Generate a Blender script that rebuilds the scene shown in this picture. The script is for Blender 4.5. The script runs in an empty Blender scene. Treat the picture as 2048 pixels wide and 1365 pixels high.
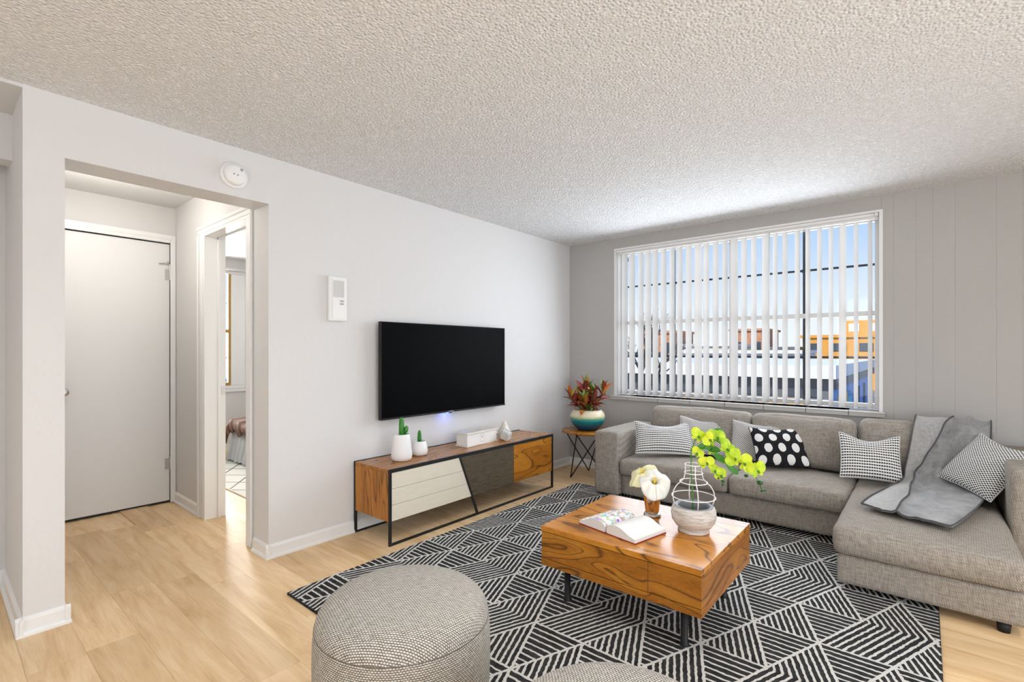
import bpy, bmesh, math, random
from mathutils import Vector, Matrix, Euler, noise
from math import sin, cos, pi, radians, sqrt

SC = bpy.context.scene
COL = SC.collection
rnd = random.Random(7)

# ------------------------------------------------------------------ camera
FPX = 982.0
cam = bpy.data.cameras.new('camera')
cam.sensor_width = 36.0
cam.lens = FPX / 2048.0 * 36.0
cam.shift_y = 21.5 / 2048.0
cam.clip_start = 0.05
cam.clip_end = 500
camo = bpy.data.objects.new('camera', cam)
COL.objects.link(camo)
EYE = 1.256
camo.location = (0, 0, EYE)
camo.rotation_euler = (pi / 2, 0, radians(40))
SC.camera = camo

# ------------------------------------------------------------------ colour management
SC.view_settings.view_transform = 'Standard'
SC.view_settings.look = 'None'
SC.view_settings.gamma = 1.0
SC.view_settings.use_curve_mapping = False
SC.view_settings.exposure = 0.54
SC.cycles.use_denoising = True
SC.cycles.max_bounces = 5
SC.cycles.diffuse_bounces = 4
SC.cycles.glossy_bounces = 3
SC.cycles.transmission_bounces = 3
SC.cycles.use_adaptive_sampling = True
SC.cycles.adaptive_threshold = 0.06
SC.cycles.adaptive_min_samples = 12
SC.cycles.transparent_max_bounces = 16
SC.cycles.sample_clamp_indirect = 6.0
SC.cycles.caustics_reflective = False
SC.cycles.caustics_refractive = False

# ------------------------------------------------------------------ world: clear sky, hazy at the horizon
W = bpy.data.worlds.new('sky')
SC.world = W
W.use_nodes = True
nt = W.node_tree
nt.nodes.clear()
wo = nt.nodes.new('ShaderNodeOutputWorld')
bg = nt.nodes.new('ShaderNodeBackground')
tc = nt.nodes.new('ShaderNodeTexCoord')
sx = nt.nodes.new('ShaderNodeSeparateXYZ')
cr = nt.nodes.new('ShaderNodeValToRGB')
e = cr.color_ramp.elements
e[0].position = 0.0; e[0].color = (0.93, 0.96, 1.0, 1)
e[1].position = 1.0; e[1].color = (0.10, 0.26, 0.72, 1)
k = cr.color_ramp.elements.new(0.06); k.color = (0.86, 0.93, 1.0, 1)
k = cr.color_ramp.elements.new(0.30); k.color = (0.24, 0.50, 0.96, 1)
nt.links.new(tc.outputs['Generated'], sx.inputs[0])
nt.links.new(sx.outputs['Z'], cr.inputs[0])
nt.links.new(cr.outputs[0], bg.inputs[0])
bg.inputs[1].default_value = 0.74
nt.links.new(bg.outputs[0], wo.inputs[0])

# ------------------------------------------------------------------ daylight
def area(name, loc, rot, sx_, sy_, watts, colr=(1, 1, 1)):
    l = bpy.data.lights.new(name, 'AREA')
    l.shape = 'RECTANGLE'; l.size = sx_; l.size_y = sy_
    l.energy = watts; l.color = colr
    o = bpy.data.objects.new(name, l)
    o.location = loc; o.rotation_euler = rot
    COL.objects.link(o)
    return o
sun = bpy.data.lights.new('sun', 'SUN')
sun.energy = 3.2; sun.angle = radians(1.0); sun.color = (1.0, 0.95, 0.88)
suno = bpy.data.objects.new('sun', sun); COL.objects.link(suno)
suno.rotation_euler = Vector((0.50, 0.62, -0.60)).to_track_quat('-Z', 'Y').to_euler()
# daylight of the big window in view, and of the bedroom window;
# the rear and right panels are added fill, those walls have no openings
area('daylight_living', (-1.36, 4.53, 1.52), (radians(-84), 0, 0), 2.15, 1.40, 22, (0.87, 0.95, 1.06))
area('daylight_outside', (-1.36, 5.45, 1.7), (radians(-92), 0, 0), 2.8, 2.0, 40, (0.96, 0.98, 1.0))
area('fill_rear', (0.3, -2.70, 1.35), (radians(90), 0, 0), 3.4, 2.0, 40, (0.87, 0.95, 1.06))
area('fill_right', (2.55, 0.9, 1.30), (radians(90), 0, radians(90)), 3.4, 2.0, 54, (0.87, 0.95, 1.06))
area('daylight_bedroom', (-6.95, 2.1, 1.6), (radians(90), 0, radians(-90)), 1.2, 1.5, 130, (1.0, 0.98, 0.95))

# ------------------------------------------------------------------ helpers
def tag(o, label=None, cat=None, group=None, kind=None):
    if label: o['label'] = label
    if cat: o['category'] = cat
    if group: o['group'] = group
    if kind: o['kind'] = kind
    return o
def thing(name, loc, label, cat, rz=0.0, group=None):
    o = bpy.data.objects.new(name, None)
    o.empty_display_size = 0.05
    COL.objects.link(o)
    o.location = loc; o.rotation_euler = (0, 0, rz)
    return tag(o, label, cat, group)
def link(name, me, m=None, parent=None, loc=None):
    o = bpy.data.objects.new(name, me)
    COL.objects.link(o)
    if m is not None and len(me.materials) == 0: me.materials.append(m)
    if parent is not None: o.parent = parent
    if loc is not None: o.location = loc
    return o
def obj(name, bm, m, parent=None, smooth=False, loc=None):
    me = bpy.data.meshes.new(name)
    bmesh.ops.recalc_face_normals(bm, faces=bm.faces[:])
    if smooth:
        for f in bm.faces: f.smooth = True
    bm.to_mesh(me); bm.free()
    return link(name, me, m, parent, loc)
def pyobj(name, vs, fs, m, parent=None, smooth=False, uvs=None, loc=None, fix=True):
    me = bpy.data.meshes.new(name)
    me.from_pydata([tuple(v) for v in vs], [], fs)
    if uvs is not None:
        ul = me.uv_layers.new(name='UVMap')
        for lp in me.loops: ul.data[lp.index].uv = uvs[lp.vertex_index]
    if smooth:
        for p in me.polygons: p.use_smooth = True
    me.update()
    if fix:
        bm = bmesh.new(); bm.from_mesh(me)
        bmesh.ops.recalc_face_normals(bm, faces=bm.faces[:])
        bm.to_mesh(me); bm.free()
    return link(name, me, m, parent, loc)
def NB(): return bmesh.new()
def box(bm, x0, x1, y0, y1, z0, z1, M=None):
    vs = [bm.verts.new(Vector(p) if M is None else M @ Vector(p)) for p in
          ((x0,y0,z0),(x1,y0,z0),(x1,y1,z0),(x0,y1,z0),(x0,y0,z1),(x1,y0,z1),(x1,y1,z1),(x0,y1,z1))]
    for f in ((0,3,2,1),(4,5,6,7),(0,1,5,4),(1,2,6,5),(2,3,7,6),(3,0,4,7)):
        bm.faces.new([vs[i] for i in f])
    return vs
def boxo(name, m, parent, x0, x1, y0, y1, z0, z1, bev=0.0, seg=2):
    bm = NB(); box(bm, x0, x1, y0, y1, z0, z1)
    if bev > 0:
        bmesh.ops.bevel(bm, geom=bm.edges[:], offset=bev, segments=seg, affect='EDGES', profile=0.6)
    return obj(name, bm, m, parent, smooth=False)
def lathe_bm(bm, prof, seg=40, cx=0, cy=0, cap=True):
    rings = []
    for r, z in prof:
        rings.append([bm.verts.new((cx + r*cos(2*pi*i/seg), cy + r*sin(2*pi*i/seg), z)) for i in range(seg)] if r > 1e-6
                     else [bm.verts.new((cx, cy, z))])
    for a, b in zip(rings[:-1], rings[1:]):
        if len(a) == 1 and len(b) == 1: continue
        for i in range(seg):
            j = (i+1) % seg
            if len(a) == 1: bm.faces.new((a[0], b[i], b[j]))
            elif len(b) == 1: bm.faces.new((a[i], a[j], b[0]))
            else: bm.faces.new((a[i], a[j], b[j], b[i]))
    if cap:
        for rg in (rings[0], rings[-1]):
            if len(rg) > 2: bm.faces.new(rg)
def lathe(name, prof, m, parent=None, seg=40, cap=True, loc=None):
    bm = NB(); lathe_bm(bm, prof, seg, cap=cap)
    return obj(name, bm, m, parent, True, loc)
def tube_bm(bm, pts, r, seg=8, closed=False, caps=True):
    pts = [Vector(p) for p in pts]
    n = len(pts); rings = []
    rr = r if isinstance(r, (list, tuple)) else [r]*n
    up = None
    for i, p in enumerate(pts):
        if closed: t = (pts[(i+1) % n] - pts[i-1])
        else: t = pts[min(i+1, n-1)] - pts[max(i-1, 0)]
        t.normalize()
        if up is None:
            up = Vector((0,0,1)) if abs(t.z) < 0.9 else Vector((1,0,0))
        s = t.cross(up)
        if s.length < 1e-5: s = t.cross(Vector((0.3,1,0.2)))
        s.normalize(); up = s.cross(t).normalized()
        rings.append([bm.verts.new(p + s*rr[i]*cos(2*pi*k/seg) + up*rr[i]*sin(2*pi*k/seg)) for k in range(seg)])
    m = n if closed else n-1
    for i in range(m):
        a = rings[i]; b = rings[(i+1) % n]
        for k in range(seg):
            bm.faces.new((a[k], a[(k+1)%seg], b[(k+1)%seg], b[k]))
    if caps and not closed:
        bm.faces.new(rings[0]); bm.faces.new(rings[-1])
def tube(name, pts, r, m, parent=None, seg=8, closed=False, smooth=True):
    bm = NB(); tube_bm(bm, pts, r, seg, closed)
    return obj(name, bm, m, parent, smooth)
def prism(name, poly, axis, a0, a1, m, parent=None, bev=0.0):
    """poly: list of 2d points; axis 'x','y','z' extruded from a0 to a1"""
    bm = NB()
    def P3(p, a):
        return {'x': (a, p[0], p[1]), 'y': (p[0], a, p[1]), 'z': (p[0], p[1], a)}[axis]
    A = [bm.verts.new(P3(p, a0)) for p in poly]; B = [bm.verts.new(P3(p, a1)) for p in poly]
    bm.faces.new(A); bm.faces.new(B)
    for i in range(len(poly)):
        j = (i+1) % len(poly); bm.faces.new((A[i], A[j], B[j], B[i]))
    if bev: bmesh.ops.bevel(bm, geom=bm.edges[:], offset=bev, segments=2, affect='EDGES', profile=0.6)
    return obj(name, bm, m, parent)
def rbox(name, m, parent, x0, x1, y0, y1, z0, z1, r=0.04, n=10, puff=0.0, wob=0.0, seed=0, puffy=0.0, nz=4):
    """soft rounded box (upholstery): rounded corners, crowned top / front"""
    cx, cy, cz = (x0+x1)/2, (y0+y1)/2, (z0+z1)/2
    hx, hy, hz = (x1-x0)/2, (y1-y0)/2, (z1-z0)/2
    bm = NB()
    vmap = {}
    N_ = (n, n, nz)
    def grid(face):
        ax, s = face
        o_ = [a for a in range(3) if a != ax]
        na, nb = N_[o_[0]], N_[o_[1]]
        ids = []
        for i in range(na+1):
            row = []
            for j in range(nb+1):
                p = [0, 0, 0]; p[ax] = s
                p[o_[0]] = -cos(pi*i/na) if na > 1 else 2*i-1
                p[o_[1]] = -cos(pi*j/nb) if nb > 1 else 2*j-1
                key = tuple(round(c, 4) for c in p)
                if key not in vmap: vmap[key] = bm.verts.new(key)
                row.append(vmap[key])
            ids.append(row)
        for i in range(na):
            for j in range(nb):
                bm.faces.new((ids[i][j], ids[i+1][j], ids[i+1][j+1], ids[i][j+1]))
    for ax in range(3):
        for s in (-1, 1): grid((ax, s))
    for v in bm.verts:
        u = Vector(v.co)
        p = Vector((u.x*hx, u.y*hy, u.z*hz))
        q = Vector((max(-hx+r, min(hx-r, p.x)), max(-hy+r, min(hy-r, p.y)), max(-hz+r, min(hz-r, p.z))))
        d = p - q
        if d.length > 1e-7: p = q + d.normalized()*r
        w = (1-u.x**2)*(1-u.y**2)
        if u.z > 0: p.z += puff*w*max(0, u.z)
        if puffy and u.y < 0: p.y -= puffy*(1-u.x**2)*(1-u.z**2)
        if wob:
            nn = noise.noise_vector(Vector((p.x*5+seed, p.y*5, p.z*5)))
            p += nn*wob
        v.co = (p.x+cx, p.y+cy, p.z+cz)
    return obj(name, bm, m, parent, True)

# ------------------------------------------------------------------ materials
def newmat(name, col=(0.8,0.8,0.8), rough=0.6, metal=0.0, spec=0.5):
    m = bpy.data.materials.new(name); m.use_nodes = True
    n = m.node_tree; b = n.nodes['Principled BSDF']
    b.inputs['Base Color'].default_value = (*col, 1)
    b.inputs['Roughness'].default_value = rough
    b.inputs['Metallic'].default_value = metal
    b.inputs['Specular IOR Level'].default_value = spec
    return m, n, b
class G:
    """tiny node-graph writer"""
    def __init__(s, nt): s.nt = nt
    def n(s, t, **kw):
        x = s.nt.nodes.new(t)
        for k_, v in kw.items(): setattr(x, k_, v)
        return x
    def put(s, node, key, val):
        if val is None: return
        i = node.inputs[key]
        if hasattr(val, 'is_linked') or isinstance(val, bpy.types.NodeSocket): s.nt.links.new(val, i)
        else: i.default_value = val
    def m(s, op, a, b=None, c=None, clamp=False):
        x = s.n('ShaderNodeMath', operation=op, use_clamp=clamp)
        s.put(x, 0, a); s.put(x, 1, b)
        if c is not None: s.put(x, 2, c)
        return x.outputs[0]
    def co(s, which='Object', scale=(1,1,1), rot=(0,0,0), loc=(0,0,0), add=None):
        t = s.n('ShaderNodeTexCoord').outputs[which]
        if add is not None:
            v = s.n('ShaderNodeVectorMath', operation='ADD'); s.put(v, 0, t); s.put(v, 1, add); t = v.outputs[0]
        mp = s.n('ShaderNodeMapping')
        s.put(mp, 'Vector', t); mp.inputs['Scale'].default_value = scale
        mp.inputs['Rotation'].default_value = rot; mp.inputs['Location'].default_value = loc
        return mp.outputs[0]
    def noise(s, vec, scale=5, detail=3, rough=0.5, dist=0.0):
        x = s.n('ShaderNodeTexNoise')
        s.put(x, 'Vector', vec); x.inputs['Scale'].default_value = scale
        x.inputs['Detail'].default_value = detail; x.inputs['Roughness'].default_value = rough
        x.inputs['Distortion'].default_value = dist
        return x.outputs['Fac']
    def ramp(s, fac, stops, interp='LINEAR'):
        x = s.n('ShaderNodeValToRGB'); cr_ = x.color_ramp; cr_.interpolation = interp
        while len(cr_.elements) < len(stops): cr_.elements.new(0.5)
        for el, (p, c) in zip(cr_.elements, stops):
            el.position = p; el.color = (*c, 1) if len(c) == 3 else c
        s.put(x, 0, fac)
        return x.outputs[0]
    def mix(s, fac, a, b, mode='MIX'):
        x = s.n('ShaderNodeMix', data_type='RGBA', blend_type=mode)
        s.put(x, 0, fac)
        for key, v in ((6, a), (7, b)):
            if isinstance(v, tuple): v = (*v, 1) if len(v) == 3 else v
            s.put(x, key, v)
        return x.outputs[2]
    def bump(s, h, strength=0.3, dist=0.002, normal=None):
        x = s.n('ShaderNodeBump'); s.put(x, 'Height', h)
        x.inputs['Strength'].default_value = strength; x.inputs['Distance'].default_value = dist
        if normal is not None: s.put(x, 'Normal', normal)
        return x.outputs[0]
    def sep(s, v):
        x = s.n('ShaderNodeSeparateXYZ'); s.put(x, 0, v); return x.outputs
def seti(nt, b, key, sock): nt.links.new(sock, b.inputs[key])

def mat_wall(name, col):
    m, nt, b = newmat(name, col, 0.75, spec=0.25); g = G(nt)
    c = g.co('Object')
    h = g.noise(c, 32, 2, 0.6)
    seti(nt, b, 'Normal', g.bump(h, 0.25, 0.006))
    return m
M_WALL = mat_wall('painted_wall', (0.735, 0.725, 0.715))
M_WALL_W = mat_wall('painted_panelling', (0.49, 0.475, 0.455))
M_HALL = mat_wall('painted_hall', (0.70, 0.69, 0.68))
def mat_popcorn():
    m, nt, b = newmat('popcorn_ceiling', (0.88, 0.88, 0.875), 0.9, spec=0.1); g = G(nt)
    c = g.co('Object')
    v = g.n('ShaderNodeTexVoronoi'); v.feature = 'F1'; g.put(v, 'Vector', c); v.inputs['Scale'].default_value = 78
    h = g.m('MULTIPLY', g.m('SUBTRACT', 0.75, v.outputs['Distance'], clamp=True), g.m('MULTIPLY_ADD', g.sep(v.outputs['Color'])[0], 1.3, 0.2))
    seti(nt, b, 'Normal', g.bump(h, 0.8, 0.014))
    seti(nt, b, 'Base Color', g.ramp(g.sep(v.outputs['Color'])[0], [(0.0, (0.72, 0.72, 0.72)), (1.0, (0.93, 0.93, 0.93))]))
    return m
M_CEIL = mat_popcorn()
M_TRIM, _, _ = newmat('white_trim', (0.86, 0.855, 0.845), 0.35)
M_DOOR, nt_, b_ = newmat('door_paint', (0.80, 0.795, 0.785), 0.45)
g_ = G(nt_); seti(nt_, b_, 'Normal', g_.bump(g_.noise(g_.co('Object', (30, 30, 120)), 3, 3), 0.08, 0.002))
M_WHITE, _, _ = newmat('white_plastic', (0.88, 0.875, 0.865), 0.4)
M_GREYP, _, _ = newmat('grey_plastic', (0.42, 0.42, 0.41), 0.5)
M_BLACK, _, _ = newmat('black_metal', (0.014, 0.014, 0.015), 0.45, spec=0.3)
M_DARK, _, _ = newmat('dark_void', (0.012, 0.012, 0.014), 0.6)
M_STEEL, _, _ = newmat('brushed_steel', (0.62, 0.61, 0.6), 0.3, 1.0)
M_WINBAR, _, _ = newmat('dark_window_bar', (0.03, 0.045, 0.07), 0.5)

def mat_plank():
    m, nt, b = newmat('oak_plank', (0.7, 0.53, 0.36), 0.42, spec=0.4); g = G(nt)
    r = g.n('ShaderNodeObjectInfo').outputs['Random']
    off = g.n('ShaderNodeCombineXYZ'); g.put(off, 0, g.m('MULTIPLY', r, 37.0)); g.put(off, 1, g.m('MULTIPLY', r, 91.0))
    c = g.co('Object', (0.9, 7.0, 1.0), add=off.outputs[0])
    n1 = g.noise(c, 2.2, 5, 0.6, 0.8)
    n2 = g.noise(g.co('Object', (2.2, 46.0, 1.0), add=off.outputs[0]), 3.0, 3, 0.6)
    f = g.m('ADD', g.m('MULTIPLY', n1, 0.75), g.m('MULTIPLY', n2, 0.25))
    colr = g.ramp(f, [(0.28, (0.60, 0.37, 0.165)), (0.46, (0.78, 0.535, 0.285)), (0.62, (0.88, 0.66, 0.40))])
    tone = g.ramp(r, [(0.0, (0.86,0.83,0.79)), (0.5, (1.0,1.0,1.0)), (1.0, (1.08,1.08,1.09))])
    seti(nt, b, 'Base Color', g.mix(1.0, colr, tone, 'MULTIPLY'))
    seti(nt, b, 'Roughness', g.m('ADD', g.m('MULTIPLY', n2, 0.15), 0.33))
    seti(nt, b, 'Normal', g.bump(n2, 0.06, 0.001))
    return m
M_PLANK = mat_plank()

def mat_walnut(name, scale=(1,1,1), rough=0.25, cols=None, vein=46.0, seed=0.0, rot=(0,0,0), dark=0.78):
    """swirling rosewood grain; the grain runs along the axis with the smallest scale"""
    m, nt, b = newmat(name, (0.4,0.18,0.05), rough, spec=0.35); g = G(nt)
    c = g.co('Object', scale, rot, (seed, seed*1.7, seed*0.6))
    n1 = g.noise(c, 1.3, 1.2, 0.4, 0.7)
    n2 = g.noise(c, 6.0, 4, 0.6, 0.3)
    fine = g.noise(c, 38.0, 3, 0.7)
    ph = g.m('ADD', g.m('MULTIPLY', n1, vein), g.m('MULTIPLY', n2, 0.9))
    w = g.m('SINE', ph)
    w = g.m('ADD', g.m('MULTIPLY', w, 0.5), 0.5)
    line = g.m('POWER', w, 16.0)
    cols = cols or [(0.28, (0.20, 0.062, 0.006)), (0.5, (0.42, 0.155, 0.016)), (0.74, (0.58, 0.26, 0.036))]
    band = g.m('ADD', g.m('MULTIPLY', g.m('SINE', g.m('MULTIPLY', ph, 0.37)), 0.16), 0.5)
    base = g.ramp(g.m('ADD', g.m('MULTIPLY', n2, 0.3), g.m('ADD', g.m('MULTIPLY', fine, 0.3), g.m('MULTIPLY', band, 0.4))), cols)
    seti(nt, b, 'Base Color', g.mix(g.m('MULTIPLY', line, dark), base, (0.075, 0.028, 0.008)))
    return m
M_WAL_TOP = mat_walnut('walnut_table_top', (1.1, 3.6, 3.6), 0.2, [(0.28, (0.30, 0.095, 0.010)), (0.5, (0.56, 0.215, 0.024)), (0.74, (0.72, 0.34, 0.05))], seed=1.3)
M_WAL_SIDE = mat_walnut('walnut_table_side', (1.3, 1.3, 4.2), 0.3, seed=4.1, vein=60)
M_WAL_CON = mat_walnut('walnut_console_top', (5.5, 1.2, 5.5), 0.22, seed=2.2)
M_WAL_VERT = mat_walnut('walnut_console_side', (5.0, 5.0, 0.8), 0.3, seed=7.2)
M_WAL_DOOR = mat_walnut('walnut_console_door', (3.0, 1.1, 5.0), 0.3, seed=9.4)
M_WAL_RND = mat_walnut('walnut_side_table', (5.0, 2.0, 5.0), 0.25, seed=3.4)
M_DARKOAK = mat_walnut('dark_oak', (6.0, 2.0, 26.0), 0.5, [(0.35, (0.018,0.013,0.008)), (0.5, (0.06,0.044,0.026)), (0.65, (0.15,0.115,0.07))], vein=4, seed=5, dark=0.0)
M_ASH = mat_walnut('pale_ash', (2.0, 1.2, 24.0), 0.45, [(0.3, (0.66,0.58,0.45)), (0.55, (0.76,0.69,0.56)), (0.8, (0.82,0.76,0.65))], vein=0.0, seed=6, dark=0.0)

def mat_weave(name, dark, light, freq=420.0, streak=0.35, rough=0.9, diag=True, bumpd=0.0022):
    m, nt, b = newmat(name, light, rough, spec=0.15); g = G(nt)
    x, y, z = g.sep(g.co('Object'))
    if diag:
        a_ = g.m('ADD', g.m('ADD', x, g.m('MULTIPLY', y, 0.55)), g.m('MULTIPLY', z, 0.9))
        b2 = g.m('ADD', g.m('SUBTRACT', y, g.m('MULTIPLY', x, 0.45)), g.m('MULTIPLY', z, 1.1))
    else:
        a_ = g.m('ADD', x, g.m('MULTIPLY', z, 0.2)); b2 = g.m('ADD', y, z)
    s1 = g.m('SINE', g.m('MULTIPLY', a_, freq)); s2 = g.m('SINE', g.m('MULTIPLY', b2, freq*0.62))
    wv = g.m('ADD', g.m('MULTIPLY', g.m('MULTIPLY', s1, s2), 0.25), g.m('ADD', g.m('MULTIPLY', s1, 0.2), 0.5))
    n1 = g.noise(g.co('Object', (60, 60, 9)), 2.0, 4, 0.65)
    n2 = g.noise(g.co('Object', (9, 60, 60)), 2.0, 4, 0.65)
    st = g.m('ADD', g.m('MULTIPLY', n1, 0.5), g.m('MULTIPLY', n2, 0.5))
    f = g.m('ADD', g.m('MULTIPLY', wv, 1-streak), g.m('MULTIPLY', g.m('MULTIPLY_ADD', st, 2.4, -0.7), streak))
    seti(nt, b, 'Base Color', g.ramp(f, [(0.15, dark), (0.85, light)]))
    seti(nt, b, 'Normal', g.bump(f, 0.55, bumpd))
    return m
M_SOFA = mat_weave('sofa_linen', (0.12, 0.102, 0.083), (0.53, 0.478, 0.417), 560, 0.5)
M_PIPE, _, _ = newmat('sofa_seam', (0.17, 0.145, 0.12), 0.9)
# ================================================================== THE SETTING
LX, WY, CH = -3.05, 4.64, 2.44
def struct(name, boxes, m, bev=0.0):
    bm = NB()
    for b in boxes: box(bm, *b)
    if bev: bmesh.ops.bevel(bm, geom=bm.edges[:], offset=bev, segments=2, affect='EDGES')
    return tag(obj(name, bm, m), kind='structure')

floor = struct('floor', [(-6.92, 2.6, -2.92, 4.80, -0.12, -0.008)], M_PLANK)
ceiling = struct('ceiling', [(LX-0.1, 2.7, -2.92, 4.80, CH, CH+0.12)], M_CEIL)
struct('ceiling_bedroom', [(-6.92, LX-0.1, 1.40, 4.80, CH, CH+0.12)], M_CEIL)
struct('ceiling_hall', [(-4.95, LX-0.1, 0.34, 1.40, 2.46, 2.58)], M_HALL)
struct('ceiling_entry', [(-3.93, LX-0.1, -2.92, 0.34, 2.425, 2.58), (LX-0.1, LX, -2.92, 0.272, 2.425, 2.44)], M_HALL)

JL, JR, JT = 0.411, 1.335, 2.155
struct('wall_left', [(-3.81, LX, 0.272, JL, 0, CH), (LX-0.2, LX, JL, JR, JT, CH), (LX-0.2, LX, JR, WY, 0, CH)], M_WALL)
struct('wall_entry', [(-3.93, -3.81, -2.8, JL, 0, 2.425), (-3.57, -3.45, -2.8, 0.272, 2.2, 2.425)], M_HALL)
DX0, DX1, DT = -4.11, -3.37, 2.12
struct('wall_hall_right', [(-6.8, DX0-0.02, 1.345, 1.465, 0, 2.46), (DX0-0.02, DX1+0.02, 1.345, 1.465, DT+0.02, 2.46), (DX1+0.02, LX-0.2, 1.345, 1.465, 0, 2.46)], M_HALL)
struct('wall_hall_back', [(-4.95, -4.83, JL, 0.555, 0, 2.46), (-4.95, -4.83, 1.325, 1.345, 0, 2.46), (-4.95, -4.83, 0.555, 1.325, 2.17, 2.46), (-4.99, -4.95, JL, 1.345, 0, 2.46)], M_HALL)
struct('wall_hall_left', [(-4.95, -3.81, JL-0.12, JL, 0, 2.46)], M_HALL)
BX = -6.8
struct('wall_bedroom_far', [(BX-0.14, BX, 1.465, 4.6, 0, 0.78), (BX-0.14, BX, 1.465, 4.6, 2.30, CH),
                            (BX-0.14, BX, 1.465, 1.50, 0.78, 2.30), (BX-0.14, BX, 2.70, 4.6, 0.78, 2.30)], M_WALL)
struct('wall_bedroom_end', [(-6.94, LX-0.2, 4.6, 4.80, 0, CH)], M_WALL)
struct('wall_back', [(-3.93, 2.7, -2.92, -2.8, 0, CH)], M_WALL)
struct('wall_right', [(2.6, 2.7, -2.8, WY, 0, CH)], M_WALL)
# window wall: backing with the hole, vertical panel boards in front
HX0, HX1, HZ0, HZ1 = -2.485, -0.248, 0.80, 2.328
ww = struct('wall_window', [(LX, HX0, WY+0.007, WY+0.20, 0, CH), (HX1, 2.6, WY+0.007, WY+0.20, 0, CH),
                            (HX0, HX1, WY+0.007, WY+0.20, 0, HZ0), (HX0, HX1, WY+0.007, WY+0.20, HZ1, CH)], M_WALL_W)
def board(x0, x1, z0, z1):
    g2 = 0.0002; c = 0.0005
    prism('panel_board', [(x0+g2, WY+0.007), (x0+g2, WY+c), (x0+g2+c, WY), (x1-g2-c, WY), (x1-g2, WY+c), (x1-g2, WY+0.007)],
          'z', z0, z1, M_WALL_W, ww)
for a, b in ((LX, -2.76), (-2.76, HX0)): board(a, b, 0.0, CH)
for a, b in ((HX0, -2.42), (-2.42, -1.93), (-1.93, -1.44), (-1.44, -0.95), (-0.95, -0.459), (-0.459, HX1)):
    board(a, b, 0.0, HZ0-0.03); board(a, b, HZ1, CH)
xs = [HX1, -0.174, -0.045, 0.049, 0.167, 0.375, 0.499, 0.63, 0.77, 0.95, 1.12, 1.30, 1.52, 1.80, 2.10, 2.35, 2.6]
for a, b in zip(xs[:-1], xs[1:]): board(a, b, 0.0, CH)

# floor planks, running along X, each one its own piece
def proj(x, y, z):
    a = radians(40); d = -x*sin(a) + y*cos(a); r = x*cos(a) + y*sin(a)
    if d < 0.25: return None
    return 1024 + FPX*r/d, 704 - FPX*(z-EYE)/d
PW, PL = 0.182, 1.22
pr = random.Random(3)
row = 0
y = -0.30
while y < 4.64:
    x = -6.8 - pr.random()*PL
    while x < 2.6:
        x0, x1 = max(x, -6.8), min(x+PL, 2.6)
        y1 = min(y+PW, 4.64)
        x += PL
        if x1 - x0 < 0.03: continue
        seen = False
        for i in range(7):
            q = proj(x0+(x1-x0)*i/6, (y+y1)/2, 0)
            if q and -260 < q[0] < 2300 and 700 < q[1] < 1560: seen = True
        if not seen: continue
        cxm = (x0+x1)/2
        if cxm < -4.95 and y1 < 1.40: continue
        if cxm < -3.93 and y1 < 0.38: continue
        bm = NB(); box(bm, -(x1-x0)/2+0.0003, (x1-x0)/2-0.0003, -(y1-y)/2+0.0003, (y1-y)/2-0.0003, -0.008, 0.0)
        obj('plank', bm, M_PLANK, floor, loc=(cxm, (y+y1)/2, 0))
    y += PW; row += 1

# baseboards with a shoe moulding
def baseboard(name, runs, m=M_TRIM):
    """runs: (axis, fixed, sign, a0, a1): profile stands off the wall face in direction sign"""
    bm = NB()
    for ax, fx, s, a0, a1 in runs:
        pf = [(0, 0), (0.024, 0), (0.023, 0.010), (0.017, 0.018), (0.013, 0.020), (0.012, 0.066), (0.008, 0.074), (0.003, 0.080), (0, 0.082)]
        A, B = [], []
        for d, z in pf:
            if ax == 'y': A.append(bm.verts.new((fx+s*d, a0, z))); B.append(bm.verts.new((fx+s*d, a1, z)))
            else: A.append(bm.verts.new((a0, fx+s*d, z))); B.append(bm.verts.new((a1, fx+s*d, z)))
        n = len(pf)
        bm.faces.new(A); bm.faces.new(B)
        for i in range(n): bm.faces.new((A[i], A[(i+1) % n], B[(i+1) % n], B[i]))
    return tag(obj(name, bm, m), kind='structure')
baseboard('baseboard_left', [('y', LX, 1, JR-0.02, WY)])
baseboard('baseboard_jamb', [('x', JR, -1, -3.25, LX+0.024)])
baseboard('baseboard_pillar', [('y', LX, 1, 0.248, JL+0.02), ('x', 0.272, -1, -3.81, LX+0.024), ('x', JL, 1, -3.7, LX+0.02)])
baseboard('baseboard_entry', [('y', -3.81, 1, -2.8, 0.272)])
baseboard('baseboard_window', [('x', WY, -1, LX, 2.6)])
baseboard('baseboard_hall', [('x', 1.345, -1, -4.83, DX0-0.09)])
baseboard('baseboard_bedroom', [('y', BX, 1, 1.465, 4.6)])

# ------------------------------------------------------------------ hall door with casing, hinges, latch
door = thing('door_1', (-4.86, 0.57, 0), None, None); tag(door, kind='structure')
dleaf = boxo('door_leaf', M_DOOR, door, -0.02, 0.015, 0.0, 0.738, 0.012, 2.155, 0.002)
bm = NB(); box(bm, -0.02, 0.012, 0.0, 0.738, 0.0, 0.010); obj('threshold_shade_strip', bm, M_DARK, door)  # dark strip standing in for the shade under the door
def casing(name, parent, pts, m=M_TRIM):
    bm = NB()
    for b in pts: box(bm, *b)
    bmesh.ops.bevel(bm, geom=bm.edges[:], offset=0.004, segments=2, affect='EDGES')
    o = obj(name, bm, m, parent); return o
t1 = casing('trim_1', None, [(-4.83, -4.812, 1.308, 1.342, 0.0, 2.226), (-4.83, -4.812, 0.50, 1.307, 2.162, 2.226), (-4.83, -4.812, 0.50, 0.57, 0.0, 2.161),
                             (-4.812, -4.806, 1.318, 1.342, 0.0, 2.226), (-4.812, -4.806, 0.50, 1.317, 2.19, 2.226)])
tag(t1, kind='structure')
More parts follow.
